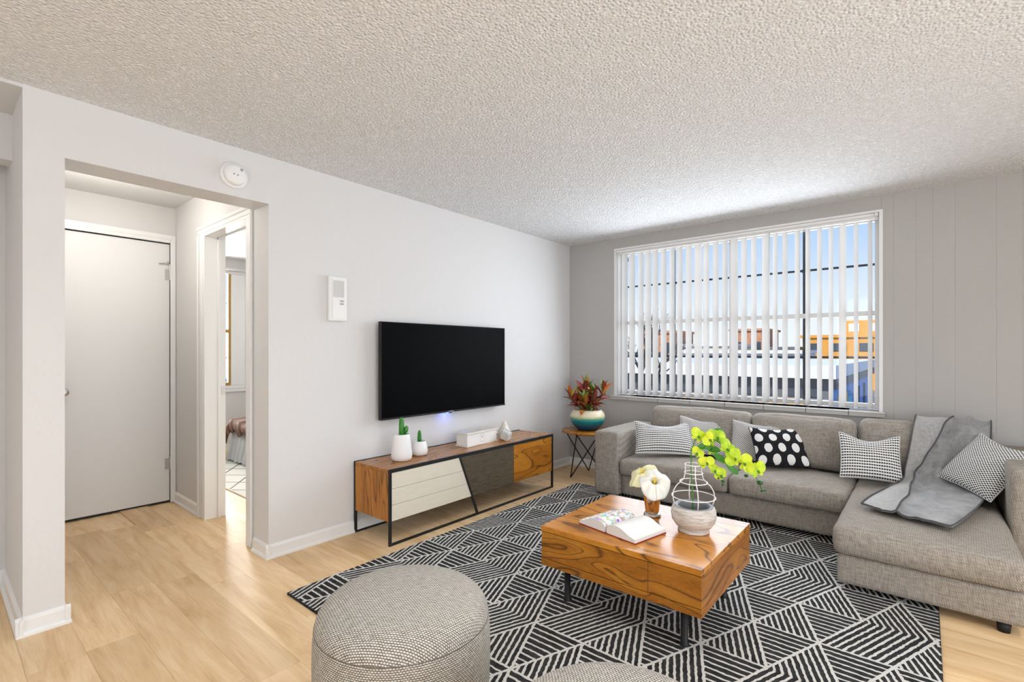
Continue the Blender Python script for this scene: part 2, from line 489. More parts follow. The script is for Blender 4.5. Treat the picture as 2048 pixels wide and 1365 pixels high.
for z in (0.32, 1.90):
    hb = NB(); lathe_bm(hb, [(0.007, z-0.045), (0.007, z+0.045)], 10, 0.022, 0.742)
    box(hb, 0.0155, 0.0185, 0.705, 0.738, z-0.045, z+0.045)
    lathe_bm(hb, [(0.004, z+0.046), (0.008, z+0.050), (0.008, z+0.056), (0.002, z+0.060)], 10, 0.022, 0.742)
    obj('hinge', hb, M_STEEL, dleaf)
lk = NB()
tube_bm(lk, [(0.025, 0.66, 1.985), (0.03, 0.70, 1.99), (0.03, 0.735, 1.985), (0.03, 0.77, 1.98)], 0.004)
tube_bm(lk, [(0.03, 0.735, 1.985), (0.028, 0.738, 1.93), (0.026, 0.738, 1.90)], 0.004)
tube_bm(lk, [(0.03, 0.715, 2.0), (0.03, 0.735, 2.005), (0.03, 0.75, 1.995)], 0.004)
obj('safety_latch', lk, M_STEEL, dleaf)
kb = NB(); lathe_bm(kb, [(0.0, 0.0), (0.026, 0.0), (0.026, 0.006), (0.010, 0.010), (0.010, 0.028), (0.022, 0.034), (0.027, 0.046), (0.022, 0.058), (0.0, 0.062)], 24)
ko = obj('door_knob', kb, M_STEEL, dleaf, True); ko.rotation_euler = (0, pi/2, 0); ko.location = (0.015, 0.075, 0.957)

# flush ceiling lamp of the hall, behind the header
hl = thing('ceiling_lamp', (-4.0, 0.74, 2.46), 'small white flush ceiling lamp in the hall', 'lamp')
lathe('lamp_base', [(0.0, 0.0), (0.09, 0.0), (0.09, -0.015), (0.0, -0.015)], M_TRIM, hl, 32)
M_LAMPG, nt_, b_ = newmat('lamp_glass', (0.9, 0.88, 0.84), 0.4)
b_.inputs['Emission Color'].default_value = (1.0, 0.93, 0.84, 1); b_.inputs['Emission Strength'].default_value = 2.0
lathe('shade', [(0.085, -0.0155), (0.083, -0.03), (0.06, -0.05), (0.0, -0.058)], M_LAMPG, hl, 32, cap=False)
lp_ = bpy.data.lights.new('hall_bulb', 'POINT'); lp_.energy = 7.5; lp_.color = (1.0, 0.95, 0.88); lp_.shadow_soft_size = 0.08
lo_ = bpy.data.objects.new('hall_bulb', lp_); COL.objects.link(lo_); lo_.parent = hl; lo_.location = (0, 0, -0.22)

# fill spots added to brighten floor, seats and poufs, all out of view
for k_, (lx_, ly_, en_) in enumerate(((0.95, 2.55, 42), (-0.9, 1.15, 48), (-1.9, -0.55, 8))):
    dl = thing('fill_spot', (lx_, ly_, CH), ('added white ceiling spot right of the coffee table', 'added white ceiling spot above the poufs', 'added white ceiling spot near the entry')[k_], 'lamp', 0, 'added ceiling fill spots')
    lathe('trim_ring', [(0.055, 0.0), (0.075, 0.0), (0.075, -0.006), (0.055, -0.004)], M_TRIM, dl, 32, cap=False)
    lathe('lens', [(0.0, -0.002), (0.0545, -0.002)], M_LAMPG, dl, 32, cap=False)
    sp = bpy.data.lights.new('fill_spot_bulb', 'SPOT'); sp.energy = en_; sp.spot_size = radians(150); sp.spot_blend = 1.0; sp.shadow_soft_size = 0.10; sp.color = (1.0, 0.98, 0.95)
    so_ = bpy.data.objects.new('fill_spot_bulb', sp); COL.objects.link(so_); so_.parent = dl; so_.location = (0, 0, -0.02)

# bedroom doorway: casing on the hall side, jamb lining with a stop, strike plate
t2 = casing('trim_2', None, [(DX0-0.135, DX0-0.02, 1.327, 1.345, 0, DT+0.0195), (DX0-0.135, DX1+0.075, 1.327, 1.345, DT+0.02, DT+0.08), (DX1+0.02, DX1+0.075, 1.327, 1.345, 0, DT+0.0195),
                             (DX0-0.135, DX0-0.10, 1.320, 1.327, 0, DT+0.0195), (DX0-0.135, DX1+0.075, 1.320, 1.327, DT+0.055, DT+0.08)])
tag(t2, kind='structure')
jm = struct('door_frame_bedroom', [(DX0-0.0195, DX0, 1.33, 1.475, 0, DT), (DX1, DX1+0.0195, 1.33, 1.475, 0, DT), (DX0-0.0195, DX1+0.0195, 1.33, 1.475, DT+0.0005, DT+0.0195),
                                  (DX0, DX0+0.012, 1.42, 1.44, 0, DT), (DX0, DX1, 1.42, 1.44, DT-0.012, DT)], M_TRIM)
boxo('strike_plate', M_STEEL, jm, DX0, DX0+0.004, 1.445, 1.474, 0.93, 0.99, 0.001)

# ------------------------------------------------------------------ living-room window
def mat_glass():
    m = bpy.data.materials.new('window_glass'); m.use_nodes = True
    n = m.node_tree; n.nodes.clear(); g = G(n)
    o = g.n('ShaderNodeOutputMaterial'); t = g.n('ShaderNodeBsdfTransparent'); gl = g.n('ShaderNodeBsdfGlossy')
    gl.inputs['Roughness'].default_value = 0.02
    fr = g.n('ShaderNodeFresnel'); fr.inputs['IOR'].default_value = 1.35
    mx = g.n('ShaderNodeMixShader'); g.put(mx, 0, fr.outputs[0]); g.put(mx, 1, t.outputs[0]); g.put(mx, 2, gl.outputs[0])
    n.links.new(mx.outputs[0], o.inputs[0]); t.inputs[0].default_value = (0.97, 0.985, 0.99, 1)
    return m
M_GLASS = mat_glass()
win = thing('window_1', (0, 4.79, 0), None, None); tag(win, kind='structure')
GX0, GX1, GZ0, GZ1 = HX0+0.012, HX1-0.012, HZ0+0.012, HZ1-0.012
GM = -1.366
def winbox(name, m, *b): return boxo(name, m, win, *b, 0.002, 1)
bm = NB()
for b in ((GX0, GX0+0.035, -0.02, 0.03, GZ0, GZ1), (GX1-0.035, GX1, -0.02, 0.03, GZ0, GZ1), (GX0+0.035, GX1-0.035, -0.02, 0.03, GZ0, GZ0+0.035), (GX0+0.035, GX1-0.035, -0.02, 0.03, GZ1-0.035, GZ1)): box(bm, *b)
obj('window_frame', bm, M_TRIM, win)
winbox('mullion', M_TRIM, GM-0.014, GM+0.014, -0.02, 0.03, GZ0+0.035, GZ1-0.035)
winbox('meeting_rail', M_TRIM, GX0+0.035, GM-0.0145, -0.02, 0.03, 1.540, 1.577)
winbox('meeting_rail', M_TRIM, GM+0.0145, GX1-0.035, -0.02, 0.03, 1.540, 1.577)
for a, b in ((GX0+0.035, GM-0.0145), (GM+0.0145, GX1-0.035)):
    for z0, z1 in ((GZ0+0.035, 1.5395), (1.5775, GZ1-0.035)):
        boxo('pane', M_GLASS, win, a, b, 0.000, 0.004, z0, z1)
for z in (1.21, 1.949): winbox('glazing_bar', M_WINBAR, GX0+0.035, GX1-0.035, 0.034, 0.050, z-0.009, z+0.009)
for x in (-0.787, -1.93): winbox('glazing_bar', M_WINBAR, x-0.012, x+0.012, 0.052, 0.066, GZ0+0.03, GZ1-0.03)
for x in (-0.787, -1.93):
    for z in (1.21, 1.949): winbox('bar_clip', M_WINBAR, x-0.02, x+0.02, 0.048, 0.070, z-0.014, z+0.014)
rv = struct('trim_3', [(HX0, HX0+0.012, WY-0.004, 4.84, HZ0, HZ1), (HX1-0.012, HX1, WY-0.004, 4.84, HZ0, HZ1), (HX0+0.012, HX1-0.012, WY-0.004, 4.84, HZ1-0.012, HZ1),
                       (HX0-0.006, HX0, WY-0.005, WY, HZ0, HZ1+0.006), (HX1, HX1+0.010, WY-0.005, WY, HZ0, HZ1+0.006), (HX0, HX1, WY-0.005, WY, HZ1, HZ1+0.006)], M_TRIM)
# tiled sill
sill = struct('trim_4', [(HX0-0.03, HX1+0.02, WY+0.001, 4.84, 0.772, 0.790)], M_TRIM)
js = [HX0-0.035, -2.322, -2.003, -1.685, -1.372, -1.053, -0.739, -0.45, HX1+0.028]
M_SILL, _, _ = newmat('sill_tile', (0.70, 0.68, 0.655), 0.3)
M_SILL_SHADE, _, _ = newmat('sill_tile_shaded', (0.50, 0.48, 0.455), 0.5)  # edge tiles darker than the top: backlit shade put into the colour
for a, b in zip(js[:-1], js[1:]):
    boxo('sill_tile', M_SILL, sill, a+0.002, b-0.002, WY-0.045, 4.80 if (a > HX0 and b < HX1) else WY-0.009, 0.790, 0.800, 0.002, 1)
    boxo('sill_edge_tile', M_SILL_SHADE, sill, a+0.002, b-0.002, WY-0.040, WY-0.001, 0.760, 0.789, 0.002, 1)

# ------------------------------------------------------------------ vertical blind
def mat_slat():
    m = bpy.data.materials.new('blind_slat'); m.use_nodes = True
    n = m.node_tree; b = n.nodes['Principled BSDF']; g = G(n)
    b.inputs['Base Color'].default_value = (0.86, 0.845, 0.83, 1); b.inputs['Roughness'].default_value = 0.55
    tr = g.n('ShaderNodeBsdfTranslucent'); tr.inputs[0].default_value = (0.9, 0.87, 0.84, 1)
    mx = g.n('ShaderNodeMixShader'); mx.inputs[0].default_value = 0.3
    g.put(mx, 1, b.outputs[0]); g.put(mx, 2, tr.outputs[0])
    n.links.new(mx.outputs[0], n.nodes['Material Output'].inputs[0])
    return m
M_SLAT = mat_slat()
bl = thing('vertical_blind', (0, 4.69, 0), 'white vertical blind with turned slats hanging across the big window', 'blind')
boxo('headrail', M_WHITE, bl, HX0+0.016, HX1-0.016, -0.024, 0.024, 2.276, 2.312, 0.003)
boxo('valance_lip', M_WHITE, bl, HX0+0.016, HX1-0.016, -0.046, -0.038, 2.292, 2.314, 0.003)
for x in (HX0+0.03, HX1-0.03):
    lathe_o = NB(); lathe_bm(lathe_o, [(0.0, -0.014), (0.013, -0.010), (0.013, 0.010), (0.0, 0.014)], 14)
    k_ = obj('end_cap', lathe_o, M_WHITE, bl, True); k_.rotation_euler = (pi/2, 0, 0); k_.location = (x, -0.052, 2.303)
SL = [-2.445, -2.395, -2.313, -2.217, -2.137, -2.06, -1.976, -1.889, -1.812, -1.727, -1.637, -1.562, -1.476, -1.395, -1.313, -1.231, -1.15, -1.058, -0.981, -0.905, -0.813, -0.737, -0.654, -0.575, -0.497, -0.409, -0.319]
def slat_mesh():
    n = 8; vs = []; fs = []
    zs = [0.0, 0.012, 1.448, 1.46]
    for zi, z in enumerate(zs):
        for i in range(n+1):
            u = i/n*2-1
            w = 0.0435 if zi in (1, 2) else 0.039
            vs.append((u*w, 0.006*(1-u*u), z))
    for zi in range(3):
        for i in range(n):
            a = zi*(n+1)+i; fs.append((a, a+1, a+n+2, a+n+1))
    me = bpy.data.meshes.new('slat'); me.from_pydata(vs, [], fs)
    for p in me.polygons: p.use_smooth = True
    me.materials.append(M_SLAT)
    return me
smesh = slat_mesh()
wide = {10: 28, 14: 30, 24: 30, 17: 12, 18: -8, 12: 10}
for i, x in enumerate(SL):
    o = link('slat', smesh, None, bl)
    o.location = (x, 0, 0.812)
    ang = 73 + pr.uniform(-3, 3) - wide.get(i, 0)*0.45
    if i == 0: ang = 88
    o.rotation_euler = (0, 0, radians(ang))
tube('wand', [(-1.018, -0.035, 2.28), (-1.02, -0.04, 1.6), (-1.018, -0.04, 0.86)], 0.0055, M_WHITE, bl, 8)

# ------------------------------------------------------------------ bedroom window
M_GOLD, _, _ = newmat('brown_window_bar', (0.45, 0.26, 0.07), 0.5)
w2 = thing('window_2', (BX-0.10, 0, 0), None, None); tag(w2, kind='structure')
def w2box(name, m, *b): return boxo(name, m, w2, *b, 0.002, 1)
w2box('window_frame', M_TRIM, -0.02, 0.03, 1.50, 1.54, 0.82, 2.26)
w2box('window_frame', M_TRIM, -0.02, 0.03, 1.50, 2.70, 2.261, 2.30)
w2box('window_frame', M_TRIM, -0.02, 0.03, 1.50, 2.70, 0.78, 0.819)
w2box('window_stile', M_GOLD, -0.02, 0.03, 2.50, 2.53, 0.82, 2.26)
w2box('window_stile', M_TRIM, -0.02, 0.03, 2.531, 2.70, 0.82, 2.26)
w2box('meeting_rail', M_GOLD, -0.02, 0.03, 1.54, 2.499, 1.50, 1.54)
w2box('bottom_rail', M_GOLD, -0.02, 0.03, 1.54, 2.499, 0.82, 0.86)
for z in (1.18, 1.88): w2box('glazing_bar', M_WINBAR, -0.04, -0.028, 1.54, 2.50, z-0.008, z+0.008)
w2box('glazing_bar', M_WINBAR, -0.04, -0.028, 2.27, 2.29, 0.82, 2.26)
w2box('pane', M_GLASS, 0.0, 0.004, 1.54, 2.499, 0.861, 1.499)
w2box('pane', M_GLASS, 0.0, 0.004, 1.54, 2.499, 1.541, 2.26)
struct('trim_5', [(BX-0.01, BX+0.02, 1.47, 2.73, 0.745, 0.78), (BX, BX+0.012, 2.70, 2.725, 0.78, 2.325), (BX, BX+0.012, 1.47, 2.725, 2.30, 2.325)], M_TRIM)
# ================================================================== BEDROOM
def pleat(name, m, parent, x0, x1, y0, y1, z0, z1, amp=0.02, n=160, freq=60):
    """bedspread skirt: a pleated wall around a rectangle, closed on top"""
    per = []
    L = [(x0, y0, x1, y0), (x1, y0, x1, y1), (x1, y1, x0, y1), (x0, y1, x0, y0)]
    for a, b, c, d in L:
        ln = math.hypot(c-a, d-b); k_ = int(n*ln/2)
        nx, ny = (d-b)/ln, -(c-a)/ln
        for i in range(k_):
            t = i/k_; per.append((a+(c-a)*t, b+(d-b)*t, nx, ny, t*ln))
    vs, fs = [], []
    lv = 6; N_ = len(per)
    for j in range(lv+1):
        s = j/lv
        for (x, yy, nx, ny, l) in per:
            f = amp*(1-s)*(0.4+0.6*(1-s))*(sin(l*freq)+0.5*sin(l*freq*0.43+1.0)) + 0.06*(1-s)**1.5
            vs.append((x+nx*f, yy+ny*f, z0+(z1-z0)*s))
    for j in range(lv):
        for i in range(N_):
            a = j*N_+i; b = j*N_+(i+1) % N_
            fs.append((a, b, b+N_, a+N_))
    fs.append(tuple(lv*N_+i for i in range(N_)))
    return pyobj(name, vs, fs, m, parent, True)
M_BEDGREY, nt_, b_ = newmat('grey_bedspread', (0.50, 0.51, 0.52), 0.9)
g_ = G(nt_); seti(nt_, b_, 'Normal', g_.bump(g_.noise(g_.co('Object'), 40, 4), 0.4, 0.01))
M_BROWN, nt_, b_ = newmat('brown_throw', (0.16, 0.085, 0.06), 0.85)
g_ = G(nt_); seti(nt_, b_, 'Base Color', g_.ramp(g_.m('SINE', g_.m('MULTIPLY', g_.sep(g_.co('Object'))[0], 60.0)), [(0.2, (0.12, 0.06, 0.04)), (0.9, (0.26, 0.15, 0.11))]))
bed = thing('bed', (-5.27, 3.2, 0.0), 'low bed with pleated grey bedspread seen through the bedroom doorway', 'bed')
boxo('mattress', M_BEDGREY, bed, -0.80, 0.75, -0.90, 0.95, 0.05, 0.42, 0.04, 3)
pleat('bedspread', M_BEDGREY, bed, -0.83, 0.78, -0.93, 0.98, 0.035, 0.46)
def throw_bed():
    vs, fs = [], []
    nu, nv = 40, 14
    for j in range(nv+1):
        v = j/nv
        for i in range(nu+1):
            u = i/nu
            x = -0.86 + 1.0*u
            s = v*1.3
            if s < 0.30: yy, z = -0.995-0.03*sin(s*8), 0.33+s*0.5
            else: yy, z = -0.97+(s-0.30), 0.485
            if u < 0.12: z -= (0.12-u)*1.2
            z += 0.018*sin(u*30+v*5)+0.012*sin(u*13-v*9)
            vs.append((x, yy, z+0.015))
    for j in range(nv):
        for i in range(nu):
            a = j*(nu+1)+i; fs.append((a, a+1, a+nu+2, a+nu+1))
    return vs, fs
vs, fs = throw_bed()
bt = pyobj('bed_throw', [(x-5.27, y_+3.2, z) for x, y_, z in vs], fs, M_BROWN, None, True)
md = bt.modifiers.new('thick', 'SOLIDIFY'); md.thickness = 0.012
tag(bt, 'dark brown striped throw lying over the grey bed', 'throw')

M_CREAMRUG, nt_, b_ = newmat('cream_rug', (0.72, 0.69, 0.62), 0.95)
g_ = G(nt_); seti(nt_, b_, 'Normal', g_.bump(g_.noise(g_.co('Object'), 120, 3), 0.7, 0.01))
br = thing('bedroom_rug', (-5.2, 2.75, 0), 'cream shaggy rug with thin black diamond lines on bedroom floor', 'rug')
boxo('pile', M_CREAMRUG, br, -0.95, 1.05, -1.0, 0.9, 0.001, 0.014, 0.004)
bm = NB()
def strip(bm, a, b, w, z):
    a = Vector((*a, z)); b = Vector((*b, z)); d = (b-a).normalized(); s = Vector((-d.y, d.x, 0))*w/2
    bm.faces.new([bm.verts.new(p) for p in (a-s, b-s, b+s, a+s)])
def clipseg(a, b, x0, x1, y0, y1):
    t0, t1 = 0.0, 1.0; dx, dy = b[0]-a[0], b[1]-a[1]
    for p, q in ((-dx, a[0]-x0), (dx, x1-a[0]), (-dy, a[1]-y0), (dy, y1-a[1])):
        if abs(p) < 1e-9:
            if q < 0: return None
        else:
            r = q/p
            if p < 0: t0 = max(t0, r)
            else: t1 = min(t1, r)
    if t0 >= t1: return None
    return (a[0]+dx*t0, a[1]+dy*t0), (a[0]+dx*t1, a[1]+dy*t1)
for i in range(-8, 9):
    for s in (1, -1):
        c_ = clipseg((i*0.42-2, -2*s*0.8), (i*0.42+2, 2*s*0.8), -0.94, 1.04, -0.99, 0.89)
        if c_: strip(bm, c_[0], c_[1], 0.014, 0.0148)
o = obj('line_pattern', bm, M_DARK, br); tag(o, kind='stuff')

# ================================================================== OUTDOORS
GZ = -3.3
M_ASPH, nt_, b_ = newmat('asphalt', (0.22, 0.215, 0.21), 0.9)
gr = struct('ground_street', [(-90, 60, 6.0, 150, GZ-0.2, GZ)], M_ASPH)
M_OWHITE, _, _ = newmat('white_stucco', (0.82, 0.80, 0.78), 0.8)
M_OCREAM, _, _ = newmat('cream_stucco', (0.70, 0.64, 0.54), 0.8)
M_OORNG, nt_, b_ = newmat('orange_brick', (0.78, 0.36, 0.06), 0.8)
M_OBRICK, nt_, b_ = newmat('red_brick', (0.55, 0.24, 0.13), 0.8)
g_ = G(nt_); seti(nt_, b_, 'Base Color', g_.ramp(g_.noise(g_.co('Object'), 3, 4), [(0.3, (0.42,0.17,0.09)), (0.7, (0.68,0.36,0.2))]))
M_OGREY, _, _ = newmat('grey_fascia', (0.16, 0.165, 0.17), 0.7)
M_OBLUE, _, _ = newmat('blue_mural', (0.16, 0.33, 0.72), 0.7)
M_OYEL, _, _ = newmat('yellow_paint', (0.90, 0.50, 0.05), 0.7)
M_OGLASS, _, _ = newmat('shop_glass', (0.06, 0.075, 0.095), 0.15)
M_TEAL, _, _ = newmat('teal_paint', (0.20, 0.55, 0.66), 0.7)
def building(name, label, x0, x1, y0, y1, h, m, win=None, roof=None, roofh=0.3, winm=M_OGLASS, wz=(1.0, 2.2), every=3.0, floors=1, fh=3.0):
    t = thing(name, (x0, y0, GZ), label, 'building')
    wl = boxo('wall', m, t, 0, x1-x0, 0, y1-y0, 0, h)
    boxo('roof', roof or m, t, -0.25, x1-x0+0.25, -0.25, y1-y0+0.25, h, h+roofh)
    if win:
        n = max(1, int((x1-x0)/every))
        for f in range(floors):
            for i in range(n):
                c = (i+0.5)*(x1-x0)/n
                boxo('window', winm, wl, c-every*0.28, c+every*0.28, -0.06, -0.001, wz[0]+f*fh, wz[1]+f*fh)
    return t
# long low white shop across the street
sh = thing('shop_building', (-24, 24, GZ), 'long low white shop with dark window band across the street', 'building')
boxo('wall', M_OWHITE, sh, 0, 21.0, 0, 20, 0, 2.6)
boxo('fascia', M_OWHITE, sh, -0.3, 21.3, -0.6, 20.3, 3.45, 4.0)
cl = boxo('clerestory', M_OGREY, sh, 0, 20.999, -0.05, 19.9, 2.6, 3.449)
for i in range(12):
    boxo('window', M_OGLASS, cl, 0.4+i*1.72, 1.75+i*1.72, -0.12, -0.06, 2.65, 3.4)
for i in range(3):
    boxo('sign_panel', (M_OYEL, M_OBRICK, M_OYEL)[i], sh, 14.6+i*1.9, 16.3+i*1.9, -0.16, -0.01, 1.75, 2.45)
# its right-hand side wall, painted with a blue mural, runs away from the window
mw = boxo('mural_wall', M_OBLUE, sh, 21.0, 21.06, 0, 20, 0, 3.0)
boxo('side_fascia', M_OGREY, sh, 21.0, 21.25, -0.05, 20.2, 3.0, 3.45)
boxo('mural_patch', M_OYEL, mw, 21.061, 21.08, 2.0, 5.5, 0.3, 2.6)
boxo('mural_patch', M_TEAL, mw, 21.061, 21.08, 5.6, 7.4, 0.3, 2.3)
for yy in (10.5, 14.0): tube('wall_pipe', [(21.12, yy, 0.0), (21.12, yy, 2.6)], 0.06, M_OGREY, sh)
bb = building('brick_building', 'orange brick building with taller block at the right end', -11.9, 4.0, 72, 84, 6.3, M_OORNG, True, M_OORNG, 0.35, M_OGLASS, (4.6, 5.6), 2.4)
ub = boxo('upper_block', M_OORNG, bb, 3.9, 15.0, 3.0, 11.0, 6.66, 8.5)
for i in range(5): boxo('upper_window', M_OWHITE, ub, 4.6+i*2.0, 5.7+i*2.0, 2.94, 2.999, 7.1, 8.1)
building('apartment_building', 'white apartment block standing left of the orange brick building', -15.8, -12.4, 72, 80, 4.9, M_OWHITE, True, M_OGREY, 0.3, M_OGLASS, (2.6, 3.9), 1.9)
building('brick_shop', 'red brick building seen near the middle of the window', -20.6, -16.3, 72, 80, 7.4, M_OBRICK, True, M_OBRICK, 0.3, M_OGLASS, (4.6, 5.9), 2.0)
building('cream_building', 'cream flat-roofed building between the two red brick ones', -23.2, -17.0, 60, 68, 5.2, M_OCREAM, True, M_OWHITE, 0.3, M_OGLASS, (3.0, 4.4), 2.6)
building('red_house', 'red brick building with flat roof far down the street at left', -28.2, -23.7, 60, 66, 6.9, M_OBRICK, True, M_OBRICK, 0.3, M_OGLASS, (4.4, 5.7), 2.0)
building('grey_house', 'small white house with grey roof at the far left outside', -33, -22.6, 46, 54, 4.0, M_OWHITE, True, M_OGREY, 0.5, M_OGLASS, (2.3, 3.4), 2.0)
building('warehouse', 'low white warehouse rising behind the long shop', -18.0, -8, 47, 55, 4.4, M_OWHITE, True, M_OWHITE, 0.3, M_OGREY, (3.3, 4.1), 2.0)
# cars
def car(x, y_, rz, col, label):
    m, _, _ = newmat('car_paint_'+label.split()[0], col, 0.25)
    t = thing('car', (x, y_, GZ), label, 'car', rz, 'cars parked outside the window')
    prof = [(-2.1, 0.35), (-2.1, 0.75), (-1.9, 0.88), (-1.3, 0.92), (-0.75, 1.38), (0.75, 1.42), (1.45, 0.95), (2.0, 0.82), (2.12, 0.6), (2.1, 0.35)]
    cbd = prism('car_body', prof, 'y', -0.85, 0.85, m, t, 0.05)
    prism('car_window', [(-1.12, 0.95), (-0.7, 1.33), (0.68, 1.36), (1.22, 0.97)], 'y', -0.865, 0.865, M_OGLASS, cbd)
    for wx in (-1.35, 1.35):
        for wy in (-0.82, 0.82):
            w_ = NB(); lathe_bm(w_, [(0.0, -0.1), (0.20, -0.1), (0.33, -0.08), (0.33, 0.08), (0.20, 0.1), (0.0, 0.1)], 20)
            o_ = obj('wheel', w_, M_DARK, t, True); o_.rotation_euler = (pi/2, 0, 0); o_.location = (wx, wy, 0.33)
    return t
car(-4.1, 13.4, 0.05, (0.62, 0.63, 0.65), 'silver grey car parked below the window beside blue wall')
car(-9.2, 14.6, 0.05, (0.75, 0.75, 0.76), 'pale grey car parked in the middle of the street')
car(-16.0, 17.5, 0.02, (0.10, 0.11, 0.13), 'black car parked at the left end of the street')
# utility pole and bare tree
M_POLE, _, _ = newmat('pole_wood', (0.42, 0.23, 0.11), 0.9)
po = thing('utility_pole', (-7.55, 13.2, GZ), 'brown wooden utility pole with crossarm close outside the window', 'pole')
lathe('pole_shaft', [(0.13, 0), (0.11, 8.2), (0.0, 8.25)], M_POLE, po, 16)
boxo('crossarm', M_POLE, po, -0.9, 0.9, -0.06, 0.06, 7.2, 7.32, 0.01)
for x in (-0.8, -0.4, 0.4, 0.8): lathe('insulator', [(0.02, 7.32), (0.05, 7.36), (0.05, 7.42), (0.02, 7.46), (0, 7.47)], M_OGREY, po, 10).location = (x, 0, 0)
M_BARK, _, _ = newmat('bark', (0.07, 0.055, 0.05), 0.9)
tr = thing('bare_tree', (-8.3, 17.0, GZ), 'leafless dark tree outside the left half of the window', 'tree')
tb = NB(); trr = random.Random(11)
def branch(p, d, l, r, depth):
    q = p + d*l*0.5 + Vector((trr.uniform(-1,1), trr.uniform(-1,1), 0))*l*0.05
    e_ = p + d*l
    tube_bm(tb, [p, q, e_], [r, r*0.85, r*0.65], 6)
    if depth == 0: return
    for _ in range(3 if depth > 1 else 2):
        nd = (d + Vector((trr.uniform(-1,1), trr.uniform(-1,1), trr.uniform(-0.15,0.6)))*0.62).normalized()
        branch(e_ - d*l*trr.uniform(0, 0.35), nd, l*trr.uniform(0.55, 0.8), r*0.6, depth-1)
branch(Vector((0,0,0)), Vector((0,0,1)), 2.6, 0.13, 5)
obj('branches', tb, M_BARK, tr)
# ================================================================== LIVING ROOM: big things
# ------------------------------------------------------------------ rug
RX0, RX1, RY0, RY1 = -2.52, 0.056, 1.195, 3.975
M_RUGK, nt_, b_ = newmat('charcoal_pile', (0.03, 0.03, 0.032), 0.95, spec=0.1)
g_ = G(nt_)
seti(nt_, b_, 'Base Color', g_.ramp(g_.noise(g_.co('Object'), 22, 4, 0.7), [(0.3, (0.018,0.018,0.019)), (0.7, (0.055,0.054,0.054))]))
seti(nt_, b_, 'Normal', g_.bump(g_.noise(g_.co('Object'), 260, 2), 0.8, 0.004))
M_RUGW, nt_, b_ = newmat('ivory_pile', (0.66, 0.645, 0.61), 0.95, spec=0.1)
g_ = G(nt_); seti(nt_, b_, 'Normal', g_.bump(g_.noise(g_.co('Object'), 260, 2), 0.8, 0.004))
rug = thing('area_rug', (0, 0, 0), 'black rug with ivory line triangles under coffee table', 'rug')
boxo('pile', M_RUGK, rug, RX0, RX1, RY0, RY1, 0.0005, 0.012, 0.003)
DXs, DYs = 0.2555, 0.3255
bm = NB(); rr_ = random.Random(5)
def wavy(a, b, w, z):
    """one woven line with ragged edges, clipped to the rug"""
    c_ = clipseg(a, b, RX0+0.004, RX1-0.004, RY0+0.004, RY1-0.004)
    if not c_: return
    a, b = Vector((*c_[0], 0)), Vector((*c_[1], 0))
    L = (b-a).length
    if L < 0.006: return
    n = max(1, int(L/0.012)); d = (b-a)/L; s = Vector((-d.y, d.x, 0))
    prev = None
    for i in range(n+1):
        p = a + d*(L*i/n); j = rr_.uniform(-0.0014, 0.0014)
        w1 = w*0.5 + rr_.uniform(-0.0014, 0.0014); w2 = w*0.5 + rr_.uniform(-0.0014, 0.0014)
        q = p + s*j
        cur = (bm.verts.new((q.x-s.x*w1, q.y-s.y*w1, z)), bm.verts.new((q.x+s.x*w2, q.y+s.y*w2, z)))
        if prev: bm.faces.new((prev[0], cur[0], cur[1], prev[1]))
        prev = cur
def fill(tri, e, n):
    """stripes in the triangle parallel to the edge e=(i,j)"""
    i, j = e; k_ = 3-i-j
    A, B, C = Vector(tri[i]), Vector(tri[j]), Vector(tri[k_])
    for s in range(1, n):
        t = (s)/n
        wavy(tuple(A.lerp(C, t)), tuple(B.lerp(C, t)), 0.0100, 0.0135)
def vert(r, c):
    """row r, column c"""
    off = -0.984 + (0.5 if (r-2) % 2 else 0.0)*DXs
    return (off + c*DXs, 2.12 + (r-2)*DYs)
def is_chev(x, r):
    m3 = r % 3; q = r//3
    if m3 == 0: x0 = -0.207-0.134*q
    elif m3 == 1: x0 = -0.605-0.134*q
    else: return False
    d = (x-x0)/0.7665
    return abs(d-round(d)) < 0.12
skip = set()
ek = lambda a, b: tuple(sorted(((round(a[0], 2), round(a[1], 2)), (round(b[0], 2), round(b[1], 2)))))
rows = range(-2, 9); cols = range(-12, 9)
for r in rows:
    for c in cols:
        x, y = vert(r, c)
        if is_chev(x, r):                       # stripes bend round the corner here, no seam lines inside
            u_ = (r+1, c+(1 if (r-2) % 2 else 0))
            skip.add(ek(vert(r, c+1), vert(*u_))); skip.add(ek(vert(*u_), vert(u_[0], u_[1]+1)))
for r in rows:
    for c in cols:
        x, y = vert(r, c)
        sh_ = 1 if (r-2) % 2 else 0
        up = (r+1, c+sh_)                       # apex above the base c, c+1
        # edges
        v1 = vert(r, c+1); va = vert(*up)
        for a, b, zz in (((x, y), v1, 0.0138), ((x, y), va, 0.0140), (v1, va, 0.0142)):
            if ek(a, b) not in skip: wavy(a, b, 0.0120, zz)
        ch = is_chev(x, r)
        fill([(x, y), v1, va], (0, 2) if ch else (1, 2), 9)
        # the downward triangle: apex at (r,c+1), top edge from va to the next vertex
        vb = vert(up[0], up[1]+1)
        fill([v1, va, vb], (0, 2) if ch else (1, 2), 9)
bm.normal_update()
me = bpy.data.meshes.new('line_pattern'); bm.to_mesh(me); bm.free()
o = link('line_pattern', me, M_RUGW, rug); tag(o, kind='stuff')

